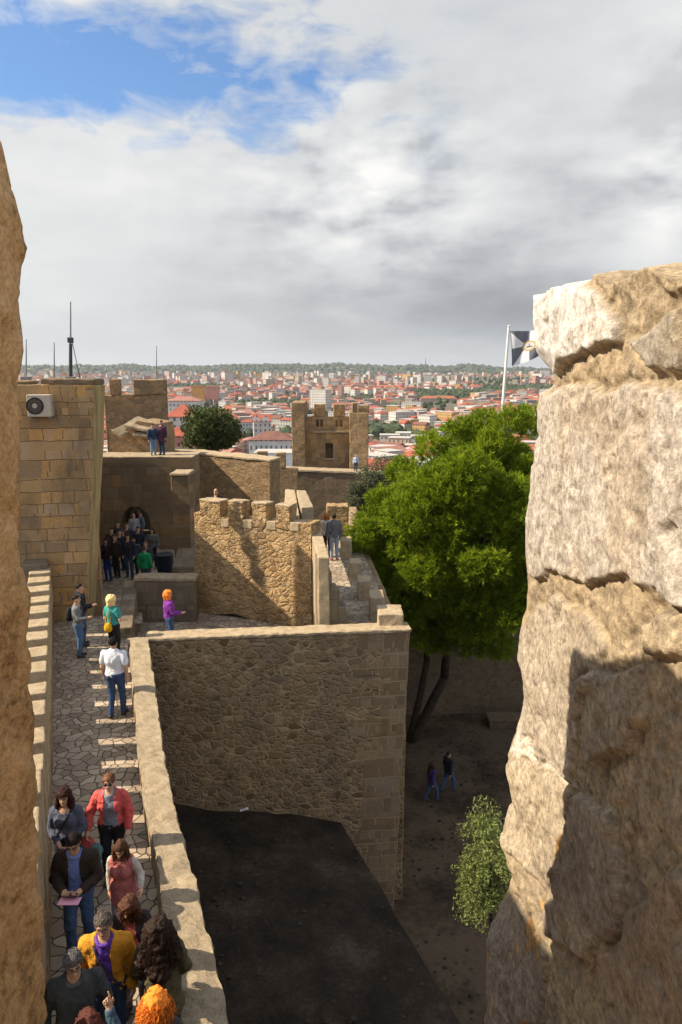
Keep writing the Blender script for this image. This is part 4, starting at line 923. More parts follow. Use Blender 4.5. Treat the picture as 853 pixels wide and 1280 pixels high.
    sp = np.clip((fbm(Pn * 9, 2, 260) - 0.50) * 14, 0, 1) * (low > 0) * (S < 0.7); col = col * (1 - sp[:, None]) + np.array([0.50, 0.25, 0.04]) * sp[:, None]
    col *= 0.70 * (1 + 0.55 * fbm(Pn * 34, 4, 270, 0.7))[:, None]
    dp = np.clip((fbm(Pn * 17, 4, 275) - 0.20) * 5, 0, 1) * (1 - 0.3 * stone_w); col = col * (1 - 0.6 * dp[:, None]) + np.array([0.13, 0.095, 0.06]) * 0.6 * dp[:, None]
    X = X + dp * 0.006
    # broken arris
    V = np.stack([X, Y, Z], 1)
    topw = np.clip((Z - (zt_ - 0.08)) / 0.08, 0, 1); V[:, 2] += topw * (fbm(Pn * np.array([9, 0, 1]), 3, 280) * 0.028 + np.interp(S, [0, 0.12, 0.25, 0.6, 1.1, 2.2], [0.02, 0.0, 0.012, 0.0, -0.045, -0.06]))
    ny, nz = sh
    i, j = np.meshgrid(np.arange(ny - 1), np.arange(nz - 1), indexing='ij'); i = i.ravel(); j = j.ravel()
    F = np.stack([i * nz + j, i * nz + j + 1, (i + 1) * nz + j + 1, (i + 1) * nz + j], 1)
    # outer face and top, closing the merlon to its real thickness
    nV = len(V); ex = []; F2 = []
    colx = []
    fi = np.arange(nz)                                # front arris column
    e1 = V[fi].copy(); e1[:, 0] += 0.05; e1[:, 1] += 0.02; e2 = V[fi].copy(); e2[:, 0] = 2.4; e2[:, 1] = D0 + 0.02
    ti = np.arange(ny) * nz + (nz - 1); t1 = V[ti].copy(); t1[:, 0] += 0.06; t1[:, 2] += 0.01; t2 = V[ti].copy(); t2[:, 0] = 2.4
    allV = np.concatenate([V, e1, e2, t1, t2]); b1 = nV; b2 = b1 + nz; b3 = b2 + nz; b4 = b3 + ny
    F2 = []
    for k in range(nz - 1):
        F2.append((k, b1 + k, b1 + k + 1, k + 1)); F2.append((b1 + k, b2 + k, b2 + k + 1, b1 + k + 1))
    for k in range(ny - 1):
        F2.append((ti[k], b3 + k, b3 + k + 1, ti[k + 1])); F2.append((b3 + k, b4 + k, b4 + k + 1, b3 + k + 1))
    F2.append((int(ti[0]), b1 + nz - 1, b3, b3)[:3]); F2.append((b1 + nz - 1, b2 + nz - 1, b4, b3))
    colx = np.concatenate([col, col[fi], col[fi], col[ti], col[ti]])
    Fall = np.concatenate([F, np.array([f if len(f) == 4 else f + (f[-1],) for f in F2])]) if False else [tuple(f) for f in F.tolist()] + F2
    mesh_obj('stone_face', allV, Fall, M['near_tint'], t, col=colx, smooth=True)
near_right()
def near_left():
    t = thing('embrasure_edge', 'rough orange brown stone edge close to the lens', 'wall', (-1, 1.4, 5.2))
    sil = [(0, 146), (6, 175), (10, 200), (20, 235), (27, 268), (28, 330), (27, 400), (26, 470), (24, 560), (22, 620), (21, 660), (27, 700), (33, 722), (36, 745), (35, 790), (37, 830), (40, 900), (43, 960), (47, 1030), (50, 1090), (54, 1150), (54, 1220), (56, 1290), (60, 1420)]
    D0 = 1.66
    prof = [PD(px, py, D0) for px, py in sil]; pzs = np.array([p.z for p in prof]); pxs = np.array([p.x for p in prof])
    zmax = prof[0].z
    sD = np.linspace(0, 1.4, 120); zz = np.linspace(3.6, zmax, 300)
    S, Z = np.meshgrid(sD, zz, indexing='ij'); sh = S.shape; S = S.ravel(); Z = Z.ravel()
    xa = np.interp(Z, pzs[::-1], pxs[::-1])
    X = xa - 0.0 * S - 0.02 * (1 - np.exp(-(S / 0.1) ** 2)); Y = D0 - S
    Pn = np.stack([S, Z, 0 * S], 1)
    X = X + fbm(Pn * 5, 4, 310) * 0.032 * np.clip(S / 0.06, 0.15, 1) + fbm(Pn * 18, 4, 311) * 0.015 + fbm(Pn * 60, 3, 312) * 0.003
    V = np.stack([X, Y, Z], 1)
    # the top dips, then rises out of view to shape its cast shadow
    drop = np.interp(S, [0, 0.02, 0.06, 0.12, 0.45, 1.4], [0.12, 0.05, 0.02, 0.0, -0.16, -0.14]); V[:, 2] -= np.clip((Z - (zmax - 0.35)) / 0.35, 0, 1) * drop
    ny, nz = sh; i, j = np.meshgrid(np.arange(ny - 1), np.arange(nz - 1), indexing='ij'); i = i.ravel(); j = j.ravel()
    F = [tuple(f) for f in np.stack([i * nz + j, (i + 1) * nz + j, (i + 1) * nz + j + 1, i * nz + j + 1], 1).tolist()]
    nV = len(V); fi = np.arange(nz); e2 = V[fi].copy(); e2[:, 0] = -2.6; ti = np.arange(ny) * nz + nz - 1; t2 = V[ti].copy(); t2[:, 0] = -2.6
    allV = np.concatenate([V, e2, t2])
    for k in range(nz - 1): F.append((k, k + 1, nV + k + 1, nV + k))
    for k in range(ny - 1): F.append((int(ti[k]), int(ti[k + 1]), nV + nz + k + 1, nV + nz + k))
    mesh_obj('stone_face', allV, F, M['near_orange'], t, smooth=True)
near_left()
# the tower the picture is taken from: wall under the embrasure, and an unseen merlon added to cast the slanting shadow
t = thing('viewing_tower', 'wall of the tower under the open embrasure', 'tower', (0, 0, -7))
V, F = block(boxc(-6, 6, -6, 1.2, -11, 4.7), 1.0, 0.02, 0.05, 1, 77); mesh_obj('tower_wall', V, F, M['ashlar'], t)
V, F = block(quad_prism([(-3.6, 1.2), (-1.9, 1.2), (-1.9, 2.75), (-3.6, 2.75)], 2.5, [8.1, 8.06, 7.37, 7.4]), 0.3, 0.03, 0.06, 2, 78); mesh_obj('merlon', V, F, M['ashlar'], t)
def to_px(x, y, z):
    dz = z - HC; dep = y * CT - dz * ST; return CXP + FPX * x / dep, CYP - FPX * (y * ST + dz * CT) / dep
# =================================================================== TREES
def unit(n, rng):
    v = rng.normal(size=(n, 3)); return v / np.linalg.norm(v, axis=1, keepdims=True)
def basis(d):
    a = np.where(np.abs(d[:, 2:3]) < 0.9, np.array([[0, 0, 1.0]]), np.array([[1.0, 0, 0]]))
    u = np.cross(d, a); u /= np.linalg.norm(u, axis=1, keepdims=True); return u, np.cross(d, u)
def needles(tips, dirs, n, L, w, rng, spread=0.75):
    """bottle-brush tufts: n thin blades round each twig direction"""
    m = len(tips); P = np.repeat(tips, n, 0); D = np.repeat(dirs, n, 0)
    d = D + unit(m * n, rng) * spread; d /= np.linalg.norm(d, axis=1, keepdims=True)
    l = L * rng.uniform(0.65, 1.15, (m * n, 1)); P = P - D * rng.uniform(0, 0.22, (m * n, 1))
    u, _ = basis(d); ang = rng.uniform(0, 2 * math.pi, (m * n, 1)); _u, _v = basis(d); s = (_u * np.cos(ang) + _v * np.sin(ang)) * w
    V = np.stack([P - s * 0.6, P + s * 0.6, P + d * l * 0.6 + s, P + d * l, P + d * l * 0.6 - s], 1).reshape(-1, 3)
    k = np.arange(m * n)[:, None] * 5; return V, k + np.arange(5)[None]
def leaves(P, size, rng, up=0.4, asp=0.5):
    n = len(P); d = unit(n, rng); d[:, 2] += up; d /= np.linalg.norm(d, axis=1, keepdims=True)
    u, v = basis(d); a = rng.uniform(0, 6.28, (n, 1)); t = u * np.cos(a) + v * np.sin(a); b = np.cross(d, t)
    s = size * rng.uniform(0.6, 1.3, (n, 1))
    V = np.stack([P - t * s, P - b * s * asp, P + t * s, P + b * s * asp], 1).reshape(-1, 3)
    return V, np.arange(n)[:, None] * 4 + np.arange(4)[None]
def limb(a, b, r0, r1, rng, wob=0.12, n=7):
    a, b = np.array(a, float), np.array(b, float); pts = []
    for i in range(n):
        s = i / (n - 1); p = a + (b - a) * s; w = math.sin(s * math.pi) * wob * np.linalg.norm(b - a)
        pts.append(p + rng.normal(size=3) * w * 0.35)
    return tube(pts, [r0 + (r1 - r0) * i / (n - 1) for i in range(n)], 8)
def stone_pine():
    rng = np.random.default_rng(3); D = 28.5
    C = PD(585, 664, D); C = np.array(C); foot = np.array(PD(512, 905, 31.0)); foot[2] = -9.9
    t = thing('pine_tree', 'big bright green pine with dense tufted crown above the ditch', 'tree', tuple(foot))
    Rx, Ry, Rz = 5.0, 4.6, 5.0
    lob = []
    k = 0
    while len(lob) < 150:
        d = unit(1, rng)[0]; r = rng.uniform(0.55, 0.86)
        q = d * np.array([Rx, Ry, Rz]) * r
        if q[2] < -3.0 and abs(q[0]) < 2 and rng.random() < 0.5: continue
        r0 = rng.uniform(0.6, 1.15); lx, ly = to_px(*(C + q)); inside = ((lx - 430) * 0.72 + (ly - 662) * 0.69) / 31.0
        if inside < r0 * 0.95 + 0.1: continue
        lob.append((C + q, r0))
    # left shoulder and low skirt measured in the photograph
    for px, py, rr in ((452, 668, 0.75), (447, 690, 0.7), (458, 715, 0.8), (470, 735, 0.9), (500, 770, 0.9), (520, 790, 0.8), (545, 800, 0.8), (590, 805, 0.8), (625, 808, 0.8), (480, 625, 0.8), (505, 590, 0.8), (540, 558, 0.8), (575, 540, 0.8), (605, 530, 0.8), (640, 528, 0.8), (665, 525, 0.8), (462, 650, 0.7)):
        lob.append((np.array(PD(px, py, D - rng.uniform(-0.5, 1.5))), rr))
    tips, dirs = [], []
    for c, r in lob:
        n = int(235 * r * r + 30); d = unit(n, rng); d[:, 2] = d[:, 2] * 0.9 + 0.15; d /= np.linalg.norm(d, axis=1, keepdims=True)
        p = c + d * r * rng.uniform(0.55, 1.0, (n, 1)) * np.array([1, 1, 0.85])
        g = d * 0.8 + np.array([0, 0, 0.65]) + (c - C) / 8; g /= np.linalg.norm(g, axis=1, keepdims=True)
        tips.append(p); dirs.append(g)
    tips = np.concatenate(tips); dirs = np.concatenate(dirs)
    V, F = needles(tips, dirs, 13, 0.24, 0.015, rng, 0.85); o = mesh_obj('crown', V, F, M['pine'], t)
    parts = []
    top = C + np.array([-0.5, 0.4, -2.0])
    mid = np.array(PD(556, 846, 30.0)); parts.append(limb(foot, mid, 0.26, 0.2, rng, 0.02)); parts.append(limb(mid, top, 0.2, 0.13, rng, 0.03))
    f2 = np.array(PD(514, 880, 31.2)); m2 = np.array(PD(534, 825, 30.0)); parts.append(limb(foot, m2, 0.18, 0.14, rng, 0.03)); parts.append(limb(m2, C + np.array([-2.2, 0, -1.5]), 0.14, 0.08, rng, 0.04))
    for i in range(16):
        c, r = lob[rng.integers(len(lob))]; parts.append(limb(top, c, 0.10, 0.03, rng, 0.06))
    V, F = merge_meshes(parts); mesh_obj('trunk', V, F, M['bark'], t, smooth=True)
stone_pine()
def leafy_tree(name, label, cat, C, rad, foot, mat, nl, nleaf, size, seed, asp=0.5, group=None, cut=0.25, squash=1.0, lobr=(0.28, 0.45)):
    rng = np.random.default_rng(seed); C = np.array(C, float); rad = np.array(rad, float)
    t = thing(name, label, cat, tuple(foot), group); P = []; lobs = []
    for i in range(nl):
        d = unit(1, rng)[0]; c = C + d * rad * rng.uniform(0.3, 0.78); r = rng.uniform(*lobr) * rad.mean(); lobs.append(c)
        n = int(nleaf * r * r / (0.36 * rad.mean()) ** 2); dd = unit(n, rng)
        P.append(c + dd * r * rng.uniform(0.35, 1.05, (n, 1)) ** 0.6)
    P = np.concatenate(P); V, F = leaves(P, size, rng, 0.5, asp); mesh_obj('crown', V, F, mat, t)
    parts = [limb(foot, C - np.array([0, 0, rad[2] * 0.4]), max(0.08, rad[0] * 0.07), max(0.05, rad[0] * 0.045), rng, 0.03)]
    for i in range(min(nl, 9)): parts.append(limb(C - np.array([0, 0, rad[2] * 0.4]), lobs[i], max(0.03, rad[0] * 0.035), 0.02, rng, 0.06))
    V, F = merge_meshes(parts); mesh_obj('trunk', V, F, M['bark'], t, smooth=True); return t
D = 58.0; c = PD(264, 537, D); leafy_tree('broadleaf_tree', 'round dark green broadleaf tree standing behind the long curtain wall', 'tree', c, (2.9, 2.8, 2.5), (c.x, D, -9), M['broad'], 30, 420, 0.15, 5)
D = 47.0; c = PD(474, 592, D)
t = leafy_tree('olive_tree', 'grey green olive tree between the far wall and the pine', 'tree', c + Vector((0.1, 0, -0.6)), (1.75, 1.8, 2.0), (c.x, D, -9.5), M['olive_grey'], 26, 430, 0.085, 6, 0.35)
c = PD(452, 622, 46); leafy_tree('olive_tree', 'lower olive tree touching the left edge of the pine', 'tree', c, (1.25, 1.4, 1.3), (c.x, 46, -9.5), M['olive_grey'], 18, 330, 0.08, 16, 0.35)
D = 14.0; c = PD(607, 1092, D); leafy_tree('olive_bush', 'sunlit olive bush in the ditch beside the foreground stone', 'bush', c + Vector((0.12, 0, 0.05)), (1.1, 0.95, 1.75), (c.x + 0.3, D, -7.6), M['olive'], 58, 520, 0.042, 8, 0.30, lobr=(0.10, 0.33))

# =================================================================== FLAG
def flag():
    D = 42.0; a, b = PD(627, 530, D), PD(636.2, 409, D); t = thing('flagpole', 'white flagpole leaning slightly above the pine', 'flagpole', tuple(a - Vector((0.15, 0, 3))))
    lo = a - (b - a) * 1.2
    V, F = tube([lo, a, a + (b - a) * 0.5, b], [0.11, 0.10, 0.085, 0.065], 10); mesh_obj('pole', V, F, M['white_metal'], t)
    V, F = tube([b, b + Vector((0, 0, 0.06)), b + Vector((0, 0, 0.12))], [0.06, 0.085, 0.02], 10); mesh_obj('finial', V, F, M['white_metal'], t)
    m = NT('black and white gyron flag'); uv = m.uv(); sp = m.n('ShaderNodeSeparateXYZ'); m.l(uv, sp.inputs[0])
    x = m.math('SUBTRACT', sp.outputs[0], 0.5); y = m.math('SUBTRACT', sp.outputs[1], 0.5)
    an = m.math('ARCTAN2', y, x); k = m.math('FLOOR', m.math('DIVIDE', m.math('ADD', an, math.pi), math.pi / 4)); par = m.math('MODULO', k, 2.0)
    c = m.mix(par, (0.17, 0.18, 0.205), (0.82, 0.82, 0.84))
    # centre: gold framed shield with a dark ship-like mark
    r = m.math('SQRT', m.math('ADD', m.math('MULTIPLY', m.math('MULTIPLY', x, x), 1.3), m.math('MULTIPLY', y, y)))
    c = m.mix(m.math('LESS_THAN', r, 0.17), c, (0.55, 0.40, 0.16)); c = m.mix(m.math('LESS_THAN', r, 0.12), c, (0.62, 0.60, 0.58))
    box = m.math('MULTIPLY', m.math('LESS_THAN', m.math('ABSOLUTE', x), 0.055), m.math('LESS_THAN', m.math('ABSOLUTE', m.math('ADD', y, 0.03)), 0.02)); c = m.mix(box, c, (0.10, 0.09, 0.07))
    mastm = m.math('MULTIPLY', m.math('LESS_THAN', m.math('ABSOLUTE', x), 0.008), m.math('LESS_THAN', m.math('ABSOLUTE', m.math('SUBTRACT', y, 0.02)), 0.06)); c = m.mix(mastm, c, (0.10, 0.09, 0.07))
    m.color(c)
    tr = m.n('ShaderNodeBsdfTranslucent'); m.l(c, tr.inputs[0]); mx = m.n('ShaderNodeMixShader'); mx.inputs[0].default_value = 0.3; m.l(m.b.outputs[0], mx.inputs[1]); m.l(tr.outputs[0], mx.inputs[2]); m.l(mx.outputs[0], m.out.inputs[0])
    H0, H1 = PD(637, 414, D), PD(640, 458, D); E0, E1 = PD(688, 407, D - 0.5), PD(685, 438, D - 0.5)
    nu, nv = 40, 26; V = []; UV = []
    for i in range(nu + 1):
        for j in range(nv + 1):
            u, v = i / nu, j / nv
            p = (H1 * (1 - v) + H0 * v) * (1 - u) + (E1 * (1 - v) + E0 * v) * u
            p = p + Vector((0.05 * math.sin(u * 9 + v * 3), 0.20 * u ** 0.5 * math.sin(u * 8.5 - v * 2.5), -0.10 * math.sin(u * math.pi) + 0.05 * math.sin(u * 7 + 1) * u)); V.append(list(p)); UV.append((u, v))
    F = []; luv = []
    for i in range(nu):
        for j in range(nv):
            f = (i * (nv + 1) + j, (i + 1) * (nv + 1) + j, (i + 1) * (nv + 1) + j + 1, i * (nv + 1) + j + 1); F.append(f); luv += [UV[q] for q in f]
    V = np.array(V); Nn = len(V); V2 = V + np.array([0, 0.012, 0])
    o = mesh_obj('flag', V, F, m.m, uv=luv, smooth=True, base=tuple(H0)); tag(o, 'black and white triangular patterned flag with gold crest flying from the pole', 'flag', None, 'thing')
flag()

# =================================================================== THE CITY
def m_house(name, c, win=(0.05, 0.055, 0.06), pw=2.7, ph=3.1, ww=0.36, wh=0.46):
    t = NT(name); uv = t.uv(); sp = t.n('ShaderNodeSeparateXYZ'); t.l(uv, sp.inputs[0])
    fx = t.math('FRACT', t.math('DIVIDE', sp.outputs[0], pw)); fy = t.math('FRACT', t.math('DIVIDE', sp.outputs[1], ph))
    mk = t.math('MULTIPLY', t.math('LESS_THAN', t.math('ABSOLUTE', t.math('SUBTRACT', fx, 0.5)), ww / 2), t.math('LESS_THAN', t.math('ABSOLUTE', t.math('SUBTRACT', fy, 0.5)), wh / 2))
    p = t.pos(); n = t.noise(p, 0.35, 4); col = t.mix(t.maprange(n, 0.3, 0.7), tuple(x * 0.82 for x in c), tuple(min(0.85, x * 1.08) for x in c))
    t.color(t.mix(t.math('MULTIPLY', mk, 0.85), col, win)); return t.m
def m_roof(name, c):
    t = NT(name); p = t.pos(); n = t.noise(p, 0.25, 5); w = t.noise(t.vmul(p, (6, 6, 1.5)), 1.0, 2)
    t.color(t.mix(t.maprange(n, 0.3, 0.7), tuple(x * 0.72 for x in c), tuple(x * 1.15 for x in c))); return t.m
WALLS = [('white', (0.56, 0.54, 0.50)), ('cream', (0.48, 0.40, 0.30)), ('pink', (0.46, 0.25, 0.21)), ('ochre', (0.48, 0.29, 0.11)), ('grey', (0.30, 0.295, 0.285)), ('pale rose', (0.48, 0.35, 0.31))]
ROOFS = [('red', (0.31, 0.085, 0.055)), ('orange', (0.33, 0.125, 0.07)), ('brown', (0.19, 0.09, 0.07)), ('rose', (0.32, 0.155, 0.125))]
MW = [m_house(n + ' plaster with windows', c) for n, c in WALLS]; MRf = [m_roof(n + ' roof tiles', c) for n, c in ROOFS]
m_flat = plain('flat roof', (0.40, 0.38, 0.35), 0.9)
def house_geo(x, y, z, w, d, h, rot, roof, rh):
    """local box with roof; returns wall (V,F,uv) and roof (V,F)"""
    c, s = math.cos(rot), math.sin(rot)
    def T(a, b, e): return (x + a * c - b * s, y + a * s + b * c, z + e)
    hw, hd = w / 2, d / 2; cs = [(-hw, -hd), (hw, -hd), (hw, hd), (-hw, hd)]
    V = [T(a, b, -6) for a, b in cs] + [T(a, b, h) for a, b in cs]; F = [(0, 1, 5, 4), (1, 2, 6, 5), (2, 3, 7, 6), (3, 0, 4, 7)]
    uv = []
    for L in (w, d, w, d): uv += [(0, -6), (L, -6), (L, h), (0, h)]
    o = 0.35; e = h + 0.004; es = [(-hw - o, -hd - o), (hw + o, -hd - o), (hw + o, hd + o), (-hw - o, hd + o)]
    RV = [T(a, b, e - 0.25) for a, b in es] + [T(a, b, e) for a, b in es]
    RF = [(0, 1, 5, 4), (1, 2, 6, 5), (2, 3, 7, 6), (3, 0, 4, 7), (3, 2, 1, 0)]
    if roof == 'gable':
        RV += [T(-hw - o, 0, e + rh), T(hw + o, 0, e + rh)]; RF += [(4, 5, 9, 8), (6, 7, 8, 9)]
        V += [T(-hw, 0, h + rh * 0.92), T(hw, 0, h + rh * 0.92)]; F += [(7, 4, 8), (5, 6, 9)]; uv += [(0.1, 0.1)] * 6
        RF += [(7, 4, 8), (5, 6, 9)]
    elif roof == 'hip':
        k = max(0.3, hw - hd); RV += [T(-k, 0, e + rh), T(k, 0, e + rh)]; RF += [(4, 5, 9, 8), (6, 7, 8, 9), (7, 4, 8), (5, 6, 9)]
    else:
        RF += [(4, 5, 6, 7)]
    return V, F, uv, RV, RF
def in_view(px, py):
    if 206 < px < 320: return py < 566
    if px <= 366: return py < 586 and px > 206
    if 366 < px < 462: return py < 512
    if px <= 692: return py < 600 - max(0, px - 470) * 0.42 + 8
    return False
PARKS = [(292, 384, 940, 1130), (205, 300, 1500, 1700), (470, 512, 880, 1000), (515, 612, 1180, 1420), (425, 470, 1050, 1200), (600, 700, 1250, 1600), (430, 500, 640, 700), (330, 380, 500, 600)]
def in_park(px, D): return any(a < px < b and c < D < d for a, b, c, d in PARKS)
LM = []   # (px0, px1, D) of landmark buildings: kept clear in front
def city():
    rng = np.random.default_rng(11); cand = []
    D = 285.0
    while D < 2950:
        cell = 13.5 + D * 0.0042; ax = -0.50; 
        while ax < 0.56:
            x = D * ax + rng.uniform(-0.22, 0.22) * cell; y = D + rng.uniform(-0.3, 0.3) * cell
            cand.append((x, y)); ax += cell * rng.uniform(0.92, 1.2) / D
        D += cell * rng.uniform(0.95, 1.15)
    X = np.array(cand); zt = terr(X[:, 0], X[:, 1]); A = []
    dn = fbm(np.stack([X[:, 0] * 0.004, X[:, 1] * 0.004, 0 * X[:, 0]], 1), 3, 90); cl = fbm(np.stack([X[:, 0] * 0.006, X[:, 1] * 0.006, 0 * X[:, 0] + 5], 1), 2, 91)
    for i, (x, y) in enumerate(cand):
        z = float(zt[i]); px, py = to_px(x, y, z + 9)
        if in_park(px, y): continue
        if any(a - 8 < px < b + 8 and d - 0.28 * d < y < d + 24 for a, b, d in LM): continue
        if dn[i] < -0.30 and y > 500: continue
        far = y > 2300
        w = rng.uniform(8, 16); d = rng.uniform(8, 12); h = rng.uniform(7.5, 17.0)
        if y > 1400 and rng.random() < 0.12: h = rng.uniform(16, 30); w *= 1.2
        if rng.random() < 0.10: w *= 1.7
        wi = int(rng.choice(6, p=[0.50, 0.18, 0.08, 0.05, 0.09, 0.10])); ri = int(rng.choice(4, p=[0.36, 0.34, 0.14, 0.16]))
        roof = 'hip' if rng.random() < 0.5 else 'gable'
        if h > 15 or rng.random() < 0.10: roof = 'flat'
        rot = cl[i] * 2.2 + rng.normal() * 0.12 + (math.pi / 2 if rng.random() < 0.35 else 0)
        A.append((x, y, z, w, d, h, rot, roof, rng.uniform(1.8, 3.0), wi, ri, px, py))
    vis = [a for a in A if in_view(a[11], a[12]) and in_view(a[11], to_px(a[0], a[1], a[2] + a[5])[1])]
    vis.sort(key=lambda a: a[1]); near = vis[:300]; ns = set(id(a) for a in near)
    for a in near:
        V, F, uv, RV, RF = house_geo(*a[:9]); base = (a[0], a[1], a[2])
        wn, rn = WALLS[a[9]][0], ROOFS[a[10]][0]
        rdesc = 'with flat grey roof' if a[7] == 'flat' else 'under a %s tiled %s roof' % (rn, 'hipped' if a[7] == 'hip' else 'pitched')
        o = thing('house', 'small %s walled town house %s in the crowded city' % (wn, rdesc), 'house', base, '%s houses %s in the city' % (wn, rdesc))
        mesh_obj('wall', V, F, MW[a[9]], o, uv=uv); mesh_obj('roof', RV, RF, m_flat if a[7] == 'flat' else MRf[a[10]], o)
    VV, FF, UU, FM = [], [], [], []; n = 0
    for a in A:
        if id(a) in ns: continue
        V, F, uv, RV, RF = house_geo(*a[:9])
        VV += V + RV; m = len(V); FF += [tuple(i + n for i in f) for f in F] + [tuple(i + n + m for i in f) for f in RF]; n += m + len(RV)
        UU += uv + [(0, 0)] * sum(len(f) for f in RF); FM += [a[9]] * len(F) + [10 if a[7] == 'flat' else 6 + a[10]] * len(RF)
    o = mesh_obj('distant_houses', np.array(VV), FF, MW + MRf + [m_flat], uv=UU, fm=FM); tag(o, 'carpet of distant white houses with red roofs', None, None, 'stuff')
def landmark(name, label, px0, px1, py_eave, D, h, d, wall, roof, roofkind='hip', rh=2.5, rot=0.0, pw=None, extra=None, cat='building'):
    p0, p1 = PD(px0, py_eave, D), PD(px1, py_eave, D); w = (p1.x - p0.x); x = (p0.x + p1.x) / 2; y = D + d / 2; z = p0.z - h
    V, F, uv, RV, RF = house_geo(x, y, z, w, d, h, rot, roofkind, rh)
    o = thing(name, label, cat, (x, y, z)); mesh_obj('wall', V, F, wall, o, uv=uv); mesh_obj('roof', RV, RF, roof, o); LM.append((px0, px1, D)); return o, (x, y, z, w, d, h)
mw_pal = m_house('palace plaster with window rows', (0.66, 0.66, 0.62), pw=2.3, ph=4.2, ww=0.32, wh=0.5)
def chimneys(o, g, n, col):
    x, y, z, w, d, h = g
    for k in range(n):
        cx = x - w / 2 + w * (k + 0.7) / (n + 0.4); V, F = block(boxc(cx - 0.5, cx + 0.5, y - 0.6, y + 0.6, z + h + 0.6, z + h + 4.2), 2, 0, 0.05); mesh_obj('chimney', V, F, col, o)
o, g = landmark('palace', 'long white palace with rows of windows under a dark red roof', 311, 367, 550, 330, 10, 16, mw_pal, MRf[2], 'hip', 3.6)
o, g = landmark('church_house', 'white building with scalloped twin gables behind the palace', 315, 337, 527, 430, 13, 14, MW[0], MRf[0], 'gable', 4.0, 0.15)
for k in (0.25, 0.75):
    x, y, z, w, d, h = g; gx = x - w / 2 + w * k; pts = [(-2.6, 0), (2.6, 0), (2.2, 1.6), (1.2, 2.2), (0.8, 3.4), (0, 4.2), (-0.8, 3.4), (-1.2, 2.2), (-2.2, 1.6)]
    V, F = extrude_outline([(a, z + h + b) for a, b in pts], (gx, y - d / 2 - 0.3, 0), (1, 0, 0), (0, 1, 0), 0.7); mesh_obj('gable', V, F, MW[0], o)
landmark('white_hall', 'plain white low hall seen between the small merlons', 318, 372, 566, 262, 9, 14, plain('white wall', (0.66, 0.68, 0.70), 0.8), m_flat, 'flat')
landmark('red_roofed_block', 'large white block with deep red roof left of the round tree', 206, 243, 521, 300, 15, 18, MW[0], MRf[0], 'hip', 5.0)
landmark('rose_block', 'rose red facade block low beside the round tree', 200, 236, 545, 262, 14, 10, m_house('rose facade', (0.50, 0.20, 0.17)), MRf[0], 'hip', 3)
landmark('white_terrace', 'white three storey terrace above the red roofed block', 206, 250, 501, 520, 14, 16, MW[0], MRf[3], 'hip', 3)
landmark('orange_block', 'bright orange apartment block in the middle of the city', 239, 254, 482, 1050, 14, 14, m_house('orange facade', (0.62, 0.30, 0.08)), MRf[1], 'flat')
landmark('coral_block', 'coral pink block next to the orange one', 257, 272, 483, 1080, 13, 14, m_house('coral facade', (0.58, 0.26, 0.20)), MRf[3], 'flat')
landmark('modern_block', 'white modern slab turned at an angle above the windowed tower', 389, 412, 487, 900, 17, 14, MW[0], m_flat, 'flat', 1, -0.5)
landmark('cream_tenement', 'square cream tenement just above the pine beside the flagpole', 590, 607, 521, 560, 16, 11, m_house('cream facade', (0.55, 0.44, 0.29), pw=2.2), m_flat, 'flat')
landmark('white_tenement', 'tall plain white tenement wall above the left part of the pine', 548, 567, 540, 470, 16, 10, m_house('white facade', (0.72, 0.71, 0.68), pw=3.6, ww=0.2), m_flat, 'flat')
landmark('long_barracks', 'very long low building with pale red roof in front of the park', 526, 572, 498, 1150, 9, 14, MW[5], MRf[1], 'hip', 4)
for k, (p0, p1, py, D, h, m, lab) in enumerate(((531.5, 542, 473.5, 2300, 62, m_house('brown tower facade', (0.42, 0.31, 0.23), ph=3.4), 'single brown high rise tower rising above the city'), (557, 570, 474.5, 2600, 36, m_house('blue glass facade', (0.10, 0.25, 0.48)), 'office block with bright blue glass front on the skyline'), (570, 581, 476, 2600, 34, MW[0], 'white office slab beside the blue glass block'),
        (598, 606, 470, 2400, 60, m_house('beige tower facade', (0.50, 0.42, 0.34), ph=3.4), 'beige high rise nearest the flagpole of the skyline cluster'), (607, 614, 473, 2450, 56, MW[4], 'grey high rise in the middle of the skyline cluster'), (615, 624, 472, 2400, 60, MW[1], 'cream high rise beside the flagpole on the skyline'), (600, 628, 482, 2200, 34, m_house('grey slab facade', (0.36, 0.37, 0.38)), 'broad grey slab block in front of the high rise cluster'),
        (650, 659, 474, 2350, 50, m_house('tan tower facade', (0.46, 0.38, 0.30), ph=3.4), 'tan high rise between the flag and the foreground stone'), (634, 648, 482, 2250, 32, MW[4], 'low grey slab to the side of the tan high rise'), (486, 494, 476, 2400, 28, MW[0], 'white mid rise block on the slope below the ridge'), (404, 410, 470, 2900, 34, m_house('dark tower facade', (0.20, 0.21, 0.22)), 'small dark tower on the skyline above the windowed tower'), (178, 188, 463.5, 2700, 26, MW[0], 'pale double block on the skyline behind the thin pole'))):
    landmark('apartment_tower', lab, p0, p1, py, D, h, (p1 - p0) / 900 * D * 0.8, m, m_flat, 'flat', 1, 0.1 * (k % 3 - 1), cat='tower block')
city()
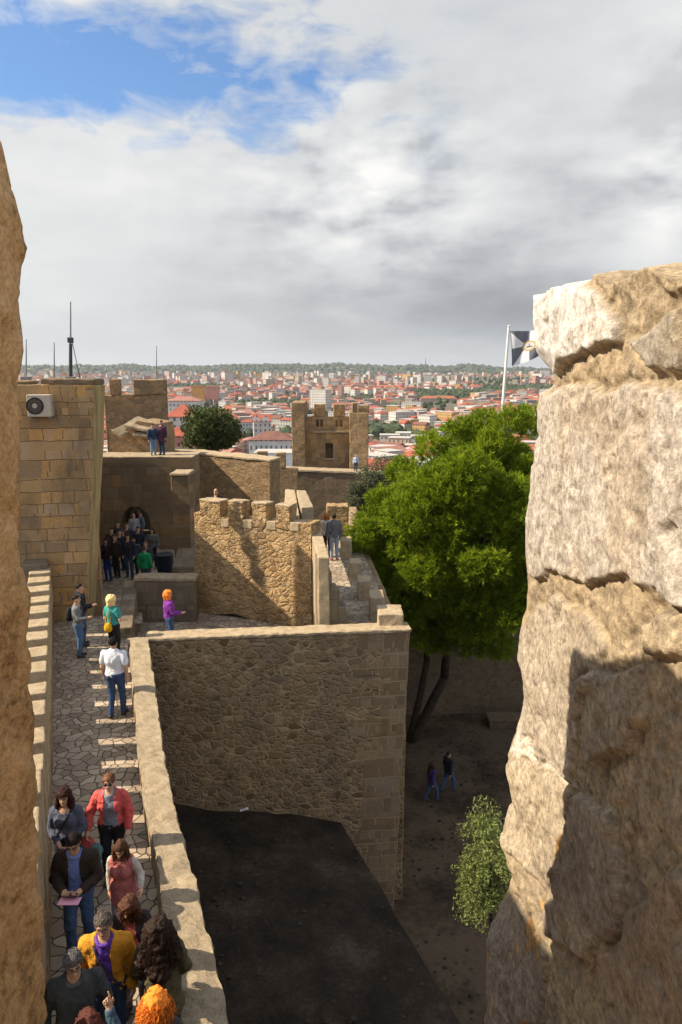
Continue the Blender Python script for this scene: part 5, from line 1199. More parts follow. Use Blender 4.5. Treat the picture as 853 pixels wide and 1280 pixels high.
# woods and parks: what reads as one mass
def ico(sub=1):
    bm = bmesh.new(); bmesh.ops.create_icosphere(bm, subdivisions=sub, radius=1); V = np.array([list(v.co) for v in bm.verts]); F = np.array([[v.index for v in f.verts] for f in bm.faces]); bm.free(); return V, F
IV, IF = ico(2)
m_wood = m_leaf('distant foliage', (0.018, 0.030, 0.012), (0.032, 0.050, 0.018), (0.055, 0.075, 0.028), 0.0, 0.06)
m_ridge = m_leaf('ridge foliage', (0.028, 0.042, 0.026), (0.038, 0.055, 0.032), (0.055, 0.072, 0.04), 0.0, 0.01)
def blobs(name, label, pts, mat, seed):
    rng = np.random.default_rng(seed); Vs, Fs = [], []; n = 0
    for x, y, z, r in pts:
        v = IV * np.array([r, r, r * rng.uniform(0.8, 1.2)]); v = v * (1 + 0.42 * fbm(IV * 2.6 + rng.uniform(0, 99), 3, 3))[:, None]
        Vs.append(v + np.array([x, y, z + r * 0.5])); Fs.append(IF + n); n += len(v)
    o = mesh_obj(name, np.concatenate(Vs), np.concatenate(Fs), mat); tag(o, label, None, None, 'stuff')
rng = np.random.default_rng(21); pk = []
for a, b, c, d in PARKS:
    n = int((b - a) / 900 * (c + d) / 2 * (d - c) / 60); 
    for k in range(min(n, 420)):
        px = rng.uniform(a, b); D = rng.uniform(c, d); x = (px - CXP) / FPX * D; pk.append((x, D, float(terr(np.array([x]), np.array([D]))[0]), rng.uniform(3.5, 6.5)))
for k in range(2600):
    D = 290 + 2500 * rng.random() ** 1.2; x = D * rng.uniform(-0.45, 0.5); pk.append((x, D, float(terr(np.array([x]), np.array([D]))[0]), rng.uniform(2.8, 6.5)))
blobs('park_trees', 'dark green tree masses of the parks and gardens between the roofs', pk, m_wood, 4)
rd = []
for k in range(5600):
    D = rng.uniform(3000, 4900); x = D * rng.uniform(-0.5, 0.56); rd.append((x, D, float(terr(np.array([x]), np.array([D]))[0]) - 9, rng.uniform(9, 20)))
blobs('ridge_woods', 'wooded ridge along the horizon', rd, m_ridge, 5)
q = PD(532, 464, 4300); t = thing('radio_tower', 'slim radio tower far off on the wooded ridge', 'tower', (q.x, 4300, q.z - 30))
for sx in (-1, 1):
    V, F = tube([(q.x + sx * 5, 4300, q.z - 30), (q.x + sx * 1.5, 4300, q.z + 45), (q.x, 4300, q.z + 86)], [1.6, 1.1, 0.7], 5); mesh_obj('leg', V, F, plain('tower steel', (0.16, 0.16, 0.17), 0.6), t)
V, F = block(boxc(q.x - 4, q.x + 4, 4296, 4304, q.z + 38, q.z + 43), 5, 0, 0.2); mesh_obj('platform', V, F, M['grey_metal'], t)
# =================================================================== PEOPLE: implicit figures meshed as one continuous surface each
def surface_nets(f, org, h):
    s = f < 0; nx, ny, nz = f.shape
    c = np.zeros((nx - 1, ny - 1, nz - 1), np.int8)
    for dx in (0, 1):
        for dy in (0, 1):
            for dz in (0, 1): c += s[dx:nx - 1 + dx, dy:ny - 1 + dy, dz:nz - 1 + dz]
    act = (c > 0) & (c < 8); I = np.argwhere(act)
    if len(I) == 0: return np.zeros((0, 3)), np.zeros((0, 4), int)
    vid = -np.ones(act.shape, np.int64); vid[act] = np.arange(len(I))
    acc = np.zeros((len(I), 3)); cnt = np.zeros(len(I))
    cor = [(a, b, d) for a in (0, 1) for b in (0, 1) for d in (0, 1)]
    val = {q: f[I[:, 0] + q[0], I[:, 1] + q[1], I[:, 2] + q[2]] for q in cor}
    for q in cor:
        for ax in range(3):
            if q[ax] == 0:
                r = list(q); r[ax] = 1; r = tuple(r); a, b = val[q], val[r]; m = (a < 0) != (b < 0)
                t = np.where(m, a / np.where(m, a - b, 1), 0); p = np.array(q, float)[None].repeat(len(I), 0); p[:, ax] = t
                acc[m] += p[m]; cnt[m] += 1
    V = (I + acc / np.maximum(cnt, 1)[:, None]) * h + org; F = []
    for ax in range(3):
        a1, a2 = (ax + 1) % 3, (ax + 2) % 3
        sl0 = [slice(None)] * 3; sl1 = [slice(None)] * 3; sl0[ax] = slice(0, f.shape[ax] - 1); sl1[ax] = slice(1, None)
        e0, e1 = s[tuple(sl0)], s[tuple(sl1)]; E = np.argwhere(e0 != e1)
        E = E[(E[:, a1] > 0) & (E[:, a2] > 0) & (E[:, a1] < f.shape[a1] - 1) & (E[:, a2] < f.shape[a2] - 1)]
        def cell(o1, o2):
            q = E.copy(); q[:, a1] -= o1; q[:, a2] -= o2; return vid[q[:, 0], q[:, 1], q[:, 2]]
        quad = np.stack([cell(1, 1), cell(0, 1), cell(0, 0), cell(1, 0)], 1); fl = ~e0[E[:, 0], E[:, 1], E[:, 2]]
        quad[fl] = quad[fl][:, ::-1]; F.append(quad)
    return V, np.concatenate(F)
def rc(a, b, r1, r2, k=0.03): return ('rc', np.array(a, float), np.array(b, float), r1, r2, k)
def el(c, r, k=0.03, rot=None): return ('el', np.array(c, float), np.array(r, float), rot, None, k)
def prim_d(p, P):
    if p[0] == 'rc':
        _, a, b, r1, r2, k = p; ab = b - a; t = np.clip(((P - a) @ ab) / max(ab @ ab, 1e-9), 0, 1)
        return np.linalg.norm(P - a - t[..., None] * ab, axis=-1) - (r1 + (r2 - r1) * t)
    _, c, r, rot, _, k = p; q = P - c
    if rot is not None: q = q @ rot
    k0 = np.linalg.norm(q / r, axis=-1); k1 = np.linalg.norm(q / (r * r), axis=-1); return k0 * (k0 - 1) / np.maximum(k1, 1e-6)
def prim_box(p):
    if p[0] == 'rc': return np.minimum(p[1] - p[3], p[2] - p[4]), np.maximum(p[1] + p[3], p[2] + p[4])
    m = p[2].max() if p[3] is not None else p[2]; return p[1] - m, p[1] + m
def sdf_mesh(prims, h, inflate=0.0, cuts=(), noise=None, seed=0):
    lo = np.min([prim_box(p)[0] for p in prims], 0) - inflate - 3 * h; hi = np.max([prim_box(p)[1] for p in prims], 0) + inflate + 3 * h
    if noise: lo -= noise[0]; hi += noise[0]
    n = np.ceil((hi - lo) / h).astype(int) + 1; ax = [lo[i] + np.arange(n[i]) * h for i in range(3)]
    f = np.full(tuple(n), 0.35)
    for p in prims:
        k = p[5]; b0, b1 = prim_box(p); m = k + inflate + 3 * h + 0.03
        i0 = np.clip(np.floor((b0 - m - lo) / h).astype(int), 0, n); i1 = np.clip(np.ceil((b1 + m - lo) / h).astype(int) + 1, 0, n)
        sl = tuple(slice(i0[q], i1[q]) for q in range(3))
        P = np.stack(np.meshgrid(ax[0][sl[0]], ax[1][sl[1]], ax[2][sl[2]], indexing='ij'), -1)
        d = prim_d(p, P) - inflate; g = f[sl]; w = np.maximum(k - np.abs(g - d), 0) / k; f[sl] = np.minimum(g, d) - w * w * k * 0.25
    band = np.abs(f) < 0.09
    if noise or cuts:
        I = np.argwhere(band); P = np.stack([ax[q][I[:, q]] for q in range(3)], 1); v = f[band]
        if noise: v = v + fbm(P * noise[1] * np.array([1, 1, noise[2] if len(noise) > 2 else 1]), 3, seed) * noise[0]
        f[band] = v
        if cuts:
            Pa = np.stack(np.meshgrid(*ax, indexing='ij'), -1)
            for c in cuts: f = np.maximum(f, c(Pa))
    f[0] = f[-1] = 0.3; f[:, 0] = f[:, -1] = 0.3; f[:, :, 0] = f[:, :, -1] = 0.3
    return surface_nets(f, lo, h)
_mc = {}
def cloth(c, bump=0.5, rough=0.85, scale=60, key=''):
    k = (tuple(round(x, 3) for x in c), bump, key)
    if k not in _mc:
        t = NT('cloth' + key); p = t.pos(); n = t.noise(p, 9, 4); t.color(t.mix(t.maprange(n, 0.3, 0.7), tuple(x * 0.85 for x in c), tuple(min(1, x * 1.12) for x in c)))
        t.b.inputs['Roughness'].default_value = rough; t.bump(t.math('ADD', t.noise(p, scale, 3), t.math('MULTIPLY', t.noise(t.vmul(p, (1, 1, 0.7)), 13, 4, 0.5, 1.2), 3.0)), bump * 1.5, 0.014); _mc[k] = t.m
    return _mc[k]
def hairmat(c):
    k = ('hair',) + tuple(c)
    if k not in _mc:
        t = NT('hair'); p = t.pos(); n = t.noise(t.vmul(p, (1, 1, 0.35)), 70, 4); r = t.n('ShaderNodeNewGeometry').outputs['Random Per Island']
        t.color(t.mix(t.maprange(t.math('ADD', n, t.math('MULTIPLY', t.math('SUBTRACT', r, 0.5), 0.5)), 0.25, 0.8), tuple(x * 0.4 for x in c), tuple(min(1, x * 1.6) for x in c)))
        t.b.inputs['Roughness'].default_value = 0.65; t.b.inputs['Specular IOR Level'].default_value = 0.15; t.bump(n, 0.7, 0.01); _mc[k] = t.m
    return _mc[k]
def skinmat(c):
    k = ('skin',) + tuple(c)
    if k not in _mc:
        t = NT('skin'); p = t.pos(); t.color(t.mix(t.noise(p, 22, 3), tuple(x * 0.86 for x in c), tuple(min(1, x * 1.1) for x in c))); t.b.inputs['Roughness'].default_value = 0.55
        t.b.inputs['Subsurface Weight'].default_value = 0.0; _mc[k] = t.m
    return _mc[k]
EYE = plain('eye', (0.03, 0.02, 0.015), 0.2, 0.5, var=0.02); LIP = plain('lips', (0.42, 0.14, 0.11), 0.5, 0.4, var=0.05)
def rotm(yaw, pitch, roll=0.0): return np.array((Matrix.Rotation(yaw, 3, 'Z') @ Matrix.Rotation(pitch, 3, 'X') @ Matrix.Rotation(roll, 3, 'Y')))
def person(label, foot, h=1.72, face=(0, -1), skin=(0.50, 0.30, 0.20), hair=('short', (0.05, 0.03, 0.02)), top=('sweater', (0.2, 0.2, 0.25)), under=None, legs=(0.05, 0.08, 0.16), shoes=(0.05, 0.045, 0.04),
           arms=None, walk=0.0, look=(0, 0), bw=1.0, female=False, near=False, extras=(), group=None, lean=0.0):
    s = h / 1.75; hh = 0.0085 if near else 0.016; hc = 0.011 if near else 0.018
    seed = int(abs(foot[0] * 37 + foot[1] * 91)) % 1000
    root = thing('person', label, 'person', tuple(foot), group); root.rotation_euler = (0, 0, math.atan2(-face[0], face[1]))
    sw = (0.165 if female else 0.185); hipw = 0.095 if female else 0.09
    LN = np.array([0, lean, 0])
    def up(z): return np.array([0, lean * max(0, z - 0.95), 0])
    # legs
    def leg(sg):
        ph = walk * sg; hip = np.array([sg * hipw, 0, 0.92]); ank = np.array([sg * (hipw + 0.01), 0.27 * ph, 0.085 + (0.05 * max(0, -ph))])
        kn = (hip + ank) / 2 + np.array([0, 0.045 + 0.05 * abs(ph), 0.02]); return hip, kn, ank
    lg = {sg: leg(sg) for sg in (-1, 1)}
    # arms: elbow and wrist relative to shoulder
    A = {}
    for sg in (-1, 1):
        sh = np.array([sg * sw * (0.5 + 0.5 * bw), 0, 1.395]) + up(1.4)
        spec = (arms or {}).get(sg)
        if spec is None: e = sh + np.array([sg * 0.06, -0.03 - 0.05 * walk * sg, -0.285]); w = e + np.array([sg * 0.0, 0.07 - 0.08 * walk * sg, -0.235])
        else: e = sh + np.array(spec[0]); w = e + np.array(spec[1])
        A[sg] = (sh, e, w)
    tors = [el((0, 0, 0.97), (0.165 * bw, 0.118 * bw, 0.13), 0.06), el(np.array([0, 0.004 * 0, 1.13]) + up(1.13), ((0.135 if female else 0.15) * bw, 0.108 * bw, 0.17), 0.06), el(np.array([0, 0.0, 1.29]) + up(1.29), (0.165 * bw, 0.122 * bw, 0.17), 0.06),
            rc(np.array([-sw * 0.70, 0, 1.385]) + up(1.4), np.array([0, 0, 1.415]) + up(1.4), 0.062, 0.07, 0.05), rc(np.array([sw * 0.70, 0, 1.385]) + up(1.4), np.array([0, 0, 1.415]) + up(1.4), 0.062, 0.07, 0.05), rc(np.array([0, -0.01, 1.38]) + up(1.38), np.array([0, 0.0, 1.47]) + up(1.47), 0.09, 0.06, 0.05)]
    if female: tors += [el(np.array([sg * 0.072, 0.085, 1.27]) + up(1.27), (0.06, 0.055, 0.06), 0.05) for sg in (-1, 1)]
    if bw > 1.1: tors.append(el((0, 0.06, 1.08), (0.13 * bw, 0.10 * bw, 0.15), 0.06))
    armp = {sg: [rc(A[sg][0], A[sg][1], 0.056 * (0.6 + 0.4 * bw), 0.043, 0.03), rc(A[sg][1], A[sg][2], 0.043, 0.03, 0.02)] for sg in (-1, 1)}
    legp = [p for sg in (-1, 1) for p in (rc(lg[sg][0], lg[sg][1], 0.085 * (0.5 + 0.5 * bw), 0.058, 0.03), rc(lg[sg][1], lg[sg][2], 0.056, 0.04, 0.03))]
    # head
    piv = np.array([0, 0, 1.50]) + up(1.5); Rh = rotm(R(look[0]), R(look[1])); 
    def hp(x, y, z): return piv + Rh @ np.array([x, y, z - 1.50])
    HD = [rc(np.array([0, -0.005, 1.42]) + up(1.42), hp(0, 0.0, 1.56), 0.056, 0.052, 0.03), el(hp(0, 0.0, 1.652), (0.075, 0.094, 0.10), 0.03, Rh), el(hp(0, 0.034, 1.580), (0.054, 0.06, 0.058), 0.04, Rh)]
    nose = [rc(hp(0, 0.093, 1.65), hp(0, 0.113, 1.612), 0.010, 0.015, 0.012), el(hp(0, 0.085, 1.672), (0.05, 0.012, 0.012), 0.02, Rh), el(hp(0, 0.085, 1.545), (0.022, 0.018, 0.018), 0.02, Rh)]
    ears = [el(hp(sg * 0.077, -0.005, 1.63), (0.012, 0.022, 0.033), 0.01, Rh) for sg in (-1, 1)]
    hands = []
    if near:
        for sg in (-1, 1):
            sh, e, w = A[sg]; d = (w - e) / np.linalg.norm(w - e); spec = (arms or {}).get(sg); pn = np.array([-sg, 0, 0]) if spec is None or len(spec) < 3 else np.array(spec[2], float)
            pn = pn - d * (pn @ d); pn /= np.linalg.norm(pn); l = np.cross(d, pn) * (1 if sg > 0 else -1); curl = 0.55 if spec is None or len(spec) < 4 else spec[3]
            hands.append(rc(w, w + d * 0.05, 0.03, 0.034, 0.02)); B = np.stack([l, d, pn], 1); hands.append(el(w + d * 0.055, (0.040, 0.048, 0.018), 0.015, B))
            for q, L in enumerate((0.070, 0.080, 0.075, 0.058)):
                b0 = w + d * (0.092 - 0.006 * abs(q - 1.2)) + l * (0.030 - 0.020 * q); cu = curl if not isinstance(curl, (list, tuple)) else curl[q]
                d1 = d * math.cos(cu * 0.9) + pn * math.sin(cu * 0.9) + l * (0.10 - 0.07 * q); d1 /= np.linalg.norm(d1); d2 = d * math.cos(cu * 2.1) + pn * math.sin(cu * 2.1); d2 /= np.linalg.norm(d2)
                b1 = b0 + d1 * L * 0.5; hands += [rc(b0, b1, 0.0105, 0.0095, 0.004), rc(b1, b1 + d2 * L * 0.5, 0.0095, 0.008, 0.004)]
            t0 = w + d * 0.03 + l * 0.028; t1 = t0 + (d * 0.6 + l * 0.65 + pn * 0.35) * 0.045; hands += [rc(t0, t1, 0.014, 0.011, 0.008), rc(t1, t1 + (d * 0.85 + pn * 0.45 + l * 0.1) * 0.034, 0.011, 0.0085, 0.004)]
    else:
        for sg in (-1, 1):
            sh, e, w = A[sg]; d = (w - e) / np.linalg.norm(w - e); spec = (arms or {}).get(sg); pn = np.array([-sg, 0, 0.01]); pn = pn - d * (pn @ d); pn /= np.linalg.norm(pn); l = np.cross(d, pn)
            hands.append(rc(w, w + d * 0.07, 0.03, 0.034, 0.02))
            for q in range(4):
                b0 = w + d * 0.075 + l * (0.028 - 0.019 * q); hands.append(rc(b0, b0 + (d * 0.9 + pn * 0.3) * (0.075 - 0.006 * abs(q - 1.3)), 0.011, 0.009, 0.004))
            hands.append(rc(w + d * 0.03, w + d * 0.06 + np.array([0, 0.045, 0]), 0.014, 0.011, 0.008))
    feet = [p for sg in (-1, 1) for p in (rc(lg[sg][2] + np.array([0, -0.03, -0.04]), lg[sg][2] + np.array([sg * 0.015, 0.13, -0.055]), 0.036, 0.028, 0.02),)]
    body = tors + armp[-1] + armp[1] + legp + HD + nose + ears + hands + feet
    def put(name, VF, mats, fm=None, parent=None):
        V, F = VF
        if len(V) == 0: return None
        o = mesh_obj(name, V * s, F, mats, parent or root, uv=np.zeros((F.size, 2)) if isinstance(F, np.ndarray) else [(0, 0)] * sum(len(f) for f in F), fm=fm, smooth=True, local=True); return o
    V, F = sdf_mesh(body, hh); fc = V[F].mean(1); q = (fc - piv) @ Rh; q[:, 2] += 1.50
    fm = np.zeros(len(F), int)
    for sg in (-1, 1): fm[(((q[:, 0] - sg * 0.031) / 0.016) ** 2 + ((q[:, 2] - 1.650) / 0.0095) ** 2 < 1) & (q[:, 1] > 0.05)] = 1
    fm[((q[:, 0] / 0.026) ** 2 + ((q[:, 2] - 1.575) / 0.0095) ** 2 < 1) & (q[:, 1] > 0.05)] = 2
    for sg in (-1, 1): fm[(np.abs(q[:, 0] - sg * 0.034) < 0.022) & (np.abs(q[:, 2] - 1.673) < 0.007) & (q[:, 1] > 0.05)] = 3
    hc_ = hairmat(hair[1]); put('body', (V, F), [skinmat(skin), EYE, LIP, hc_], fm)
    # trousers and shoes
    wz = 1.0
    if legs is not None:
        put('trousers', sdf_mesh(legp + tors[:2], hc, 0.014, (lambda P: P[..., 2] - wz, lambda P: 0.075 - P[..., 2]), (0.012, 11, 0.6), seed), cloth(legs))
    put('shoes', sdf_mesh([p for sg in (-1, 1) for p in (rc(lg[sg][2] + np.array([0, -0.035, -0.042]), lg[sg][2] + np.array([sg * 0.015, 0.14, -0.052]), 0.04, 0.034, 0.02), rc(lg[sg][2] + np.array([0, 0, -0.01]), lg[sg][2] + np.array([0, -0.02, -0.04]), 0.045, 0.042, 0.02))], hc), plain('shoe leather', shoes, 0.5) if ('sh', shoes) not in _mc else _mc[('sh', shoes)])
    # clothing
    def neckcut(rad, front=0.0):
        c = np.array([0, 0.02 + front, 1.49]) + up(1.49)
        return lambda P: rad - np.linalg.norm((P - c) * np.array([1, 1, 0.8]), axis=-1)
    def garment(name, kind, col, inf, hem, sleeve, openw=0.0, neck=0.075, nfront=0.02, noise=(0.024, 11, 0.7), mat=None, flare=0.0, bottomopen=0.0, extra=()):
        pr = list(tors)
        if flare: pr.append(rc((0, 0, 1.0), (0, 0, hem - 0.05), 0.15 * bw, 0.17 * bw + flare, 0.06))
        for sg in (-1, 1):
            a, b = armp[sg]
            if sleeve == 'long': pr += [a, b]
            elif sleeve == 'short': m = A[sg][0] + (A[sg][1] - A[sg][0]) * 0.62; pr.append(rc(A[sg][0], m, 0.064, 0.056, 0.03))
        cuts = [neckcut(neck, nfront)]
        handz = {sg: A[sg][2] for sg in (-1, 1)}
        def hemcut(P):
            d = hem - P[..., 2]
            for sg in (-1, 1):      # the sleeves may hang lower than the hem
                e, w = A[sg][1], A[sg][2]; ab = w - e; t = np.clip(((P - e) @ ab) / (ab @ ab), 0, 1); near_arm = np.linalg.norm(P - e - t[..., None] * ab, axis=-1) < 0.075
                d = np.where(near_arm, -0.1, d)
            return d
        cuts.append(hemcut)
        if sleeve == 'long':
            def cuff(P):
                d = np.full(P.shape[:-1], -1.0)
                for sg in (-1, 1):
                    e, w = A[sg][1], A[sg][2]; u = (w - e) / np.linalg.norm(w - e); along = (P - w) @ u; rad = np.linalg.norm(P - w - along[..., None] * u, axis=-1); d = np.where(rad < 0.09, np.maximum(d, along + 0.0), d)
                return d
            cuts.append(cuff)
        if openw > 0:
            def opening(P):
                wd = openw + bottomopen * np.clip(1.4 - P[..., 2], 0, 1); wd = np.where(P[..., 2] > 1.36, openw + (P[..., 2] - 1.36) * 0.25, wd)
                return np.where(P[..., 1] > 0.01, wd - np.abs(P[..., 0]), -1)
            cuts.append(opening)
        pr = pr + list(extra)
        return put(name, sdf_mesh(pr, hc, inf, cuts, noise, seed), mat or cloth(col))
    if under: garment('shirt', 'shirt', under, 0.012, 0.90, None, neck=0.068)
    kd, tc = top[0], top[1]; opt = top[2] if len(top) > 2 else {}
    if kd == 'sweater': garment('sweater', kd, tc, 0.018, 0.87, 'long', **opt)
    elif kd == 'tee': garment('shirt', kd, tc, 0.016, 0.90, 'short', **opt)
    elif kd == 'jacket': garment('jacket', kd, tc, 0.024, 0.80, 'long', openw=0.06, **opt)
    elif kd == 'closed': garment('jacket', kd, tc, 0.026, 0.80, 'long', **opt)
    elif kd == 'coat': garment('coat', kd, tc, 0.028, 0.66, 'long', flare=0.05, **opt)
    elif kd == 'vest':
        garment('sweater', kd, under or (0.5, 0.5, 0.5), 0.014, 0.9, 'long'); garment('vest', kd, tc, 0.034, 0.76, None, flare=0.02, **opt)
    # hair
    st, hcx = hair[0], hair[1]; long = st in ('long', 'curly', 'bigcurly', 'bob', 'frizz')
    cap = [el(hp(0, -0.004, 1.664), (0.083, 0.101, 0.095), 0.02, Rh)]
    if st == 'frizz': cap = [el(hp(0, -0.012, 1.672), (0.115, 0.122, 0.118), 0.03, Rh)]
    if st in ('bob', 'frizz'): cap += [rc(hp(sg * 0.075, -0.02, 1.63), hp(sg * 0.085, -0.02, 1.53), 0.045, 0.04, 0.04) for sg in (-1, 1)] + [rc(hp(0, -0.07, 1.63), hp(0, -0.075, 1.52), 0.06, 0.05, 0.04)]
    if st in ('long', 'curly'): cap += [rc(hp(sg * 0.075, -0.02, 1.64), np.array([sg * 0.105, 0.015, 1.37]) + up(1.37), 0.042, 0.042, 0.05) for sg in (-1, 1)] + [rc(hp(0, -0.07, 1.65), np.array([0, -0.125, 1.33]) + up(1.33), 0.07, 0.07, 0.05)]
    if st == 'bigcurly': cap += [rc(hp(sg * 0.085, -0.03, 1.66), np.array([sg * 0.15, -0.06, 1.33]) + up(1.33), 0.06, 0.09, 0.06) for sg in (-1, 1)] + [rc(hp(0, -0.06, 1.66), np.array([0, -0.15, 1.25]) + up(1.25), 0.10, 0.12, 0.06)]
    def facecut(P):
        q = (P - piv) @ Rh; x, y, z = q[..., 0], q[..., 1], q[..., 2] + 1.50
        line = 0.040 + np.clip(z - 1.66, 0, 1) * 2.0 if long else 0.012 + np.clip(z - 1.655, 0, 1) * 1.9
        d = np.where(z < 1.735, y - line, -1)
        d = np.where((np.abs(x) > 0.075) & long, y - 0.075, d)
        if not long: d = np.maximum(d, (1.585 - z) - np.clip(-y, 0, 1) * 0.1)
        if st == 'bald': d = np.maximum(d, z - 1.70)
        return d
    nz = {'short': (0.010, 40), 'bald': (0.006, 40), 'long': (0.020, 26, 0.3), 'bob': (0.022, 26, 0.4), 'curly': (0.026, 26), 'bigcurly': (0.036, 20), 'frizz': (0.03, 24)}[st]
    hr = put('hair', sdf_mesh(cap, hh if near else 0.014, 0.012 if st in ('curly', 'bigcurly', 'frizz') else 0.004 if long else 0.0, (facecut,), nz, seed), hc_)
    if near and st in ('short', 'bald'):
        rng = np.random.default_rng(seed + 6); parts = []
        for i in range(420):
            dd = unit(1, rng)[0]; dd[2] = abs(dd[2]) if rng.random() < 0.7 else dd[2] * 0.5
            p0 = np.array([0, -0.01, 1.664]) + dd * np.array([0.079, 0.095, 0.089]); zl = 0.02 + max(0, p0[2] - 1.655) * 1.7
            if p0[1] > zl or p0[2] < 1.60 or (st == 'bald' and p0[2] > 1.70): continue
            g = np.array([rng.normal() * 0.3, 0.55 if p0[2] > 1.70 else -0.1, -0.8 if p0[2] < 1.70 else -0.1]); g = g - dd * (g @ dd); g /= np.linalg.norm(g) + 1e-9
            L = rng.uniform(0.02, 0.04); q = [p0 - dd * 0.002, p0 + g * L * 0.5 + dd * 0.009, p0 + g * L + dd * 0.007]
            parts.append(tube([hp(*v) for v in q], [0.0042, 0.0036, 0.001], 3, False))
        Vh, Fh = merge_meshes(parts); put('lock', (Vh, Fh), hc_, parent=hr)
    if long and near:
        rng = np.random.default_rng(seed + 5); parts = []
        n = {'long': 320, 'curly': 420, 'bigcurly': 800, 'bob': 200, 'frizz': 620}[st]; Ln = {'long': 0.30, 'curly': 0.28, 'bigcurly': 0.36, 'bob': 0.14, 'frizz': 0.13}[st]; amp = {'long': 0.004, 'curly': 0.009, 'bigcurly': 0.012, 'bob': 0.005, 'frizz': 0.012}[st]
        for i in range(n):
            d = unit(1, rng)[0]; d[2] = abs(d[2]) * 0.9 - 0.15
            if d[1] > 0.45 and d[2] < 0.75: d[1] = -d[1]
            rr = 0.088 if st != 'frizz' else 0.115
            p = hp(0, -0.01, 1.665) + Rh @ (d * np.array([rr, rr * 1.1, rr * 1.05])); o2 = Rh @ d; o2[2] *= 0.3; ph = rng.uniform(0, 6.28); pts = []; L = Ln * rng.uniform(0.7, 1.1); wide = {'bigcurly': 0.16, 'frizz': 0.09}.get(st, 0.05)
            for j in range(9):
                t = j / 8; q = p + o2 * wide * (t ** 0.6) * 0.8 + np.array([0, -0.02 * t, -L * t + (0.03 * math.sin(t * 3.1) if st in ('frizz', 'bigcurly') else 0)])
                q = q + np.array([math.sin(ph + t * 17), math.cos(ph + t * 17), 0.3 * math.sin(ph * 2 + t * 13)]) * amp * min(1, t * 3); pts.append(q)
            parts.append(tube(pts, [0.0032 if st == 'long' else 0.0038] * 8 + [0.0015], 3, False))
        Vh, Fh = merge_meshes(parts); put('lock', (Vh, Fh), hc_, parent=hr)
    # small things that belong to the clothing
    for ex in extras:
        if ex[0] in ('glasses', 'sunglasses'):
            parts = [tube([hp(sg * 0.033 + 0.023 * math.cos(a), 0.106 - 0.006 * abs(math.cos(a)), 1.648 + 0.017 * math.sin(a)) for a in np.linspace(0, 2 * math.pi, 13)], 0.0026, 4) for sg in (-1, 1)]
            parts += [tube([hp(sg * 0.056, 0.10, 1.652), hp(sg * 0.08, 0.02, 1.652), hp(sg * 0.082, -0.02, 1.645)], 0.0026, 4) for sg in (-1, 1)] + [tube([hp(-0.011, 0.108, 1.652), hp(0.011, 0.108, 1.652)], 0.0026, 4)]
            g = put('glasses', merge_meshes(parts), M['black'])
            if ex[0] == 'sunglasses':
                for sg in (-1, 1):
                    pts = [hp(sg * 0.033 + 0.023 * math.cos(a), 0.107 - 0.006 * abs(math.cos(a)), 1.648 + 0.018 * math.sin(a)) for a in np.linspace(0, 2 * math.pi, 13)[:-1]]; put('lens', (np.array(pts), [tuple(range(12))]), M['black'], parent=g)
        elif ex[0] == 'strap':   # cross body strap from the sg shoulder
            sg = ex[1]; rad = 0.04; pts = []
            for tt in np.linspace(0, 1, 15):
                x = sg * 0.10 * (1 - tt) - sg * 0.165 * bw * tt; z = 1.44 - 0.50 * tt; yy = (0.135 * bw + 0.030 + (0.03 if bw > 1.1 else 0)) * math.sqrt(max(0.03, 1 - (x / (0.215 * bw)) ** 2)) * (0.55 + 0.45 * min(1, tt * 5)); pts.append(np.array([x, yy, z]) + up(z))
            put('strap', tube(pts, 0.012, 5), cloth(ex[2]))
        elif ex[0] == 'collar':
            pts = [np.array([0.075 * math.sin(a), 0.03 + 0.075 * math.cos(a), 1.475 - 0.035 * max(0, math.cos(a))]) + up(1.47) for a in np.linspace(-2.9, 2.9, 19)]; put('collar', tube(pts, 0.022, 6), cloth(ex[1]))
        elif ex[0] == 'scarf':
            pts = [np.array([0.085 * math.sin(a), 0.02 + 0.085 * math.cos(a), 1.465 - 0.02 * math.cos(a)]) + up(1.46) for a in np.linspace(-3.1, 3.1, 19)]; put('scarf', tube(pts, 0.035, 7), cloth(ex[1]))
        elif ex[0] == 'backpack':
            put('backpack', sdf_mesh([el((0, -0.20, 1.22), (0.135, 0.085, 0.20), 0.04), el((0, -0.26, 1.14), (0.10, 0.05, 0.10), 0.03)], 0.016, 0, (), (0.008, 10), seed), cloth(ex[1]))
        elif ex[0] == 'badge':
            a_ = [np.array([0.055 * math.cos(a) * (1 if k % 2 else 0.55), -0.165, 1.24 + 0.06 * math.sin(a) * (1 if k % 2 else 0.6)]) for k, a in enumerate(np.linspace(0, 2 * math.pi, 15)[:-1])]; put('print', (np.array(a_), [tuple(range(14))[::-1]]), cloth((0.03, 0.03, 0.06)))
    root['_s'] = 0; del root['_s']
    return root, A, s
def W(root, p, s):  # local figure point to world
    return root.matrix_basis @ Vector([float(x) * s for x in p])
def at(px, py, h, z=0.0):
    p = PZ(px, py, z + h); return (p.x, p.y, z)
def atD(px, py, h, D):
    p = PD(px, py, D); return (p.x, p.y, p.z - h)
def fwd(a): return (math.sin(R(a)), math.cos(R(a)))   # heading: 0 away from the viewer, 180 towards
SK = (0.52, 0.31, 0.20); SKP = (0.58, 0.36, 0.25)
DK = (0.022, 0.016, 0.013); BR = (0.075, 0.035, 0.02); RB = (0.085, 0.035, 0.018)
JEAN = (0.06, 0.11, 0.22); DJ = (0.03, 0.05, 0.10); BLK = (0.018, 0.018, 0.02)
G1 = 'visitors walking on the paved walk'
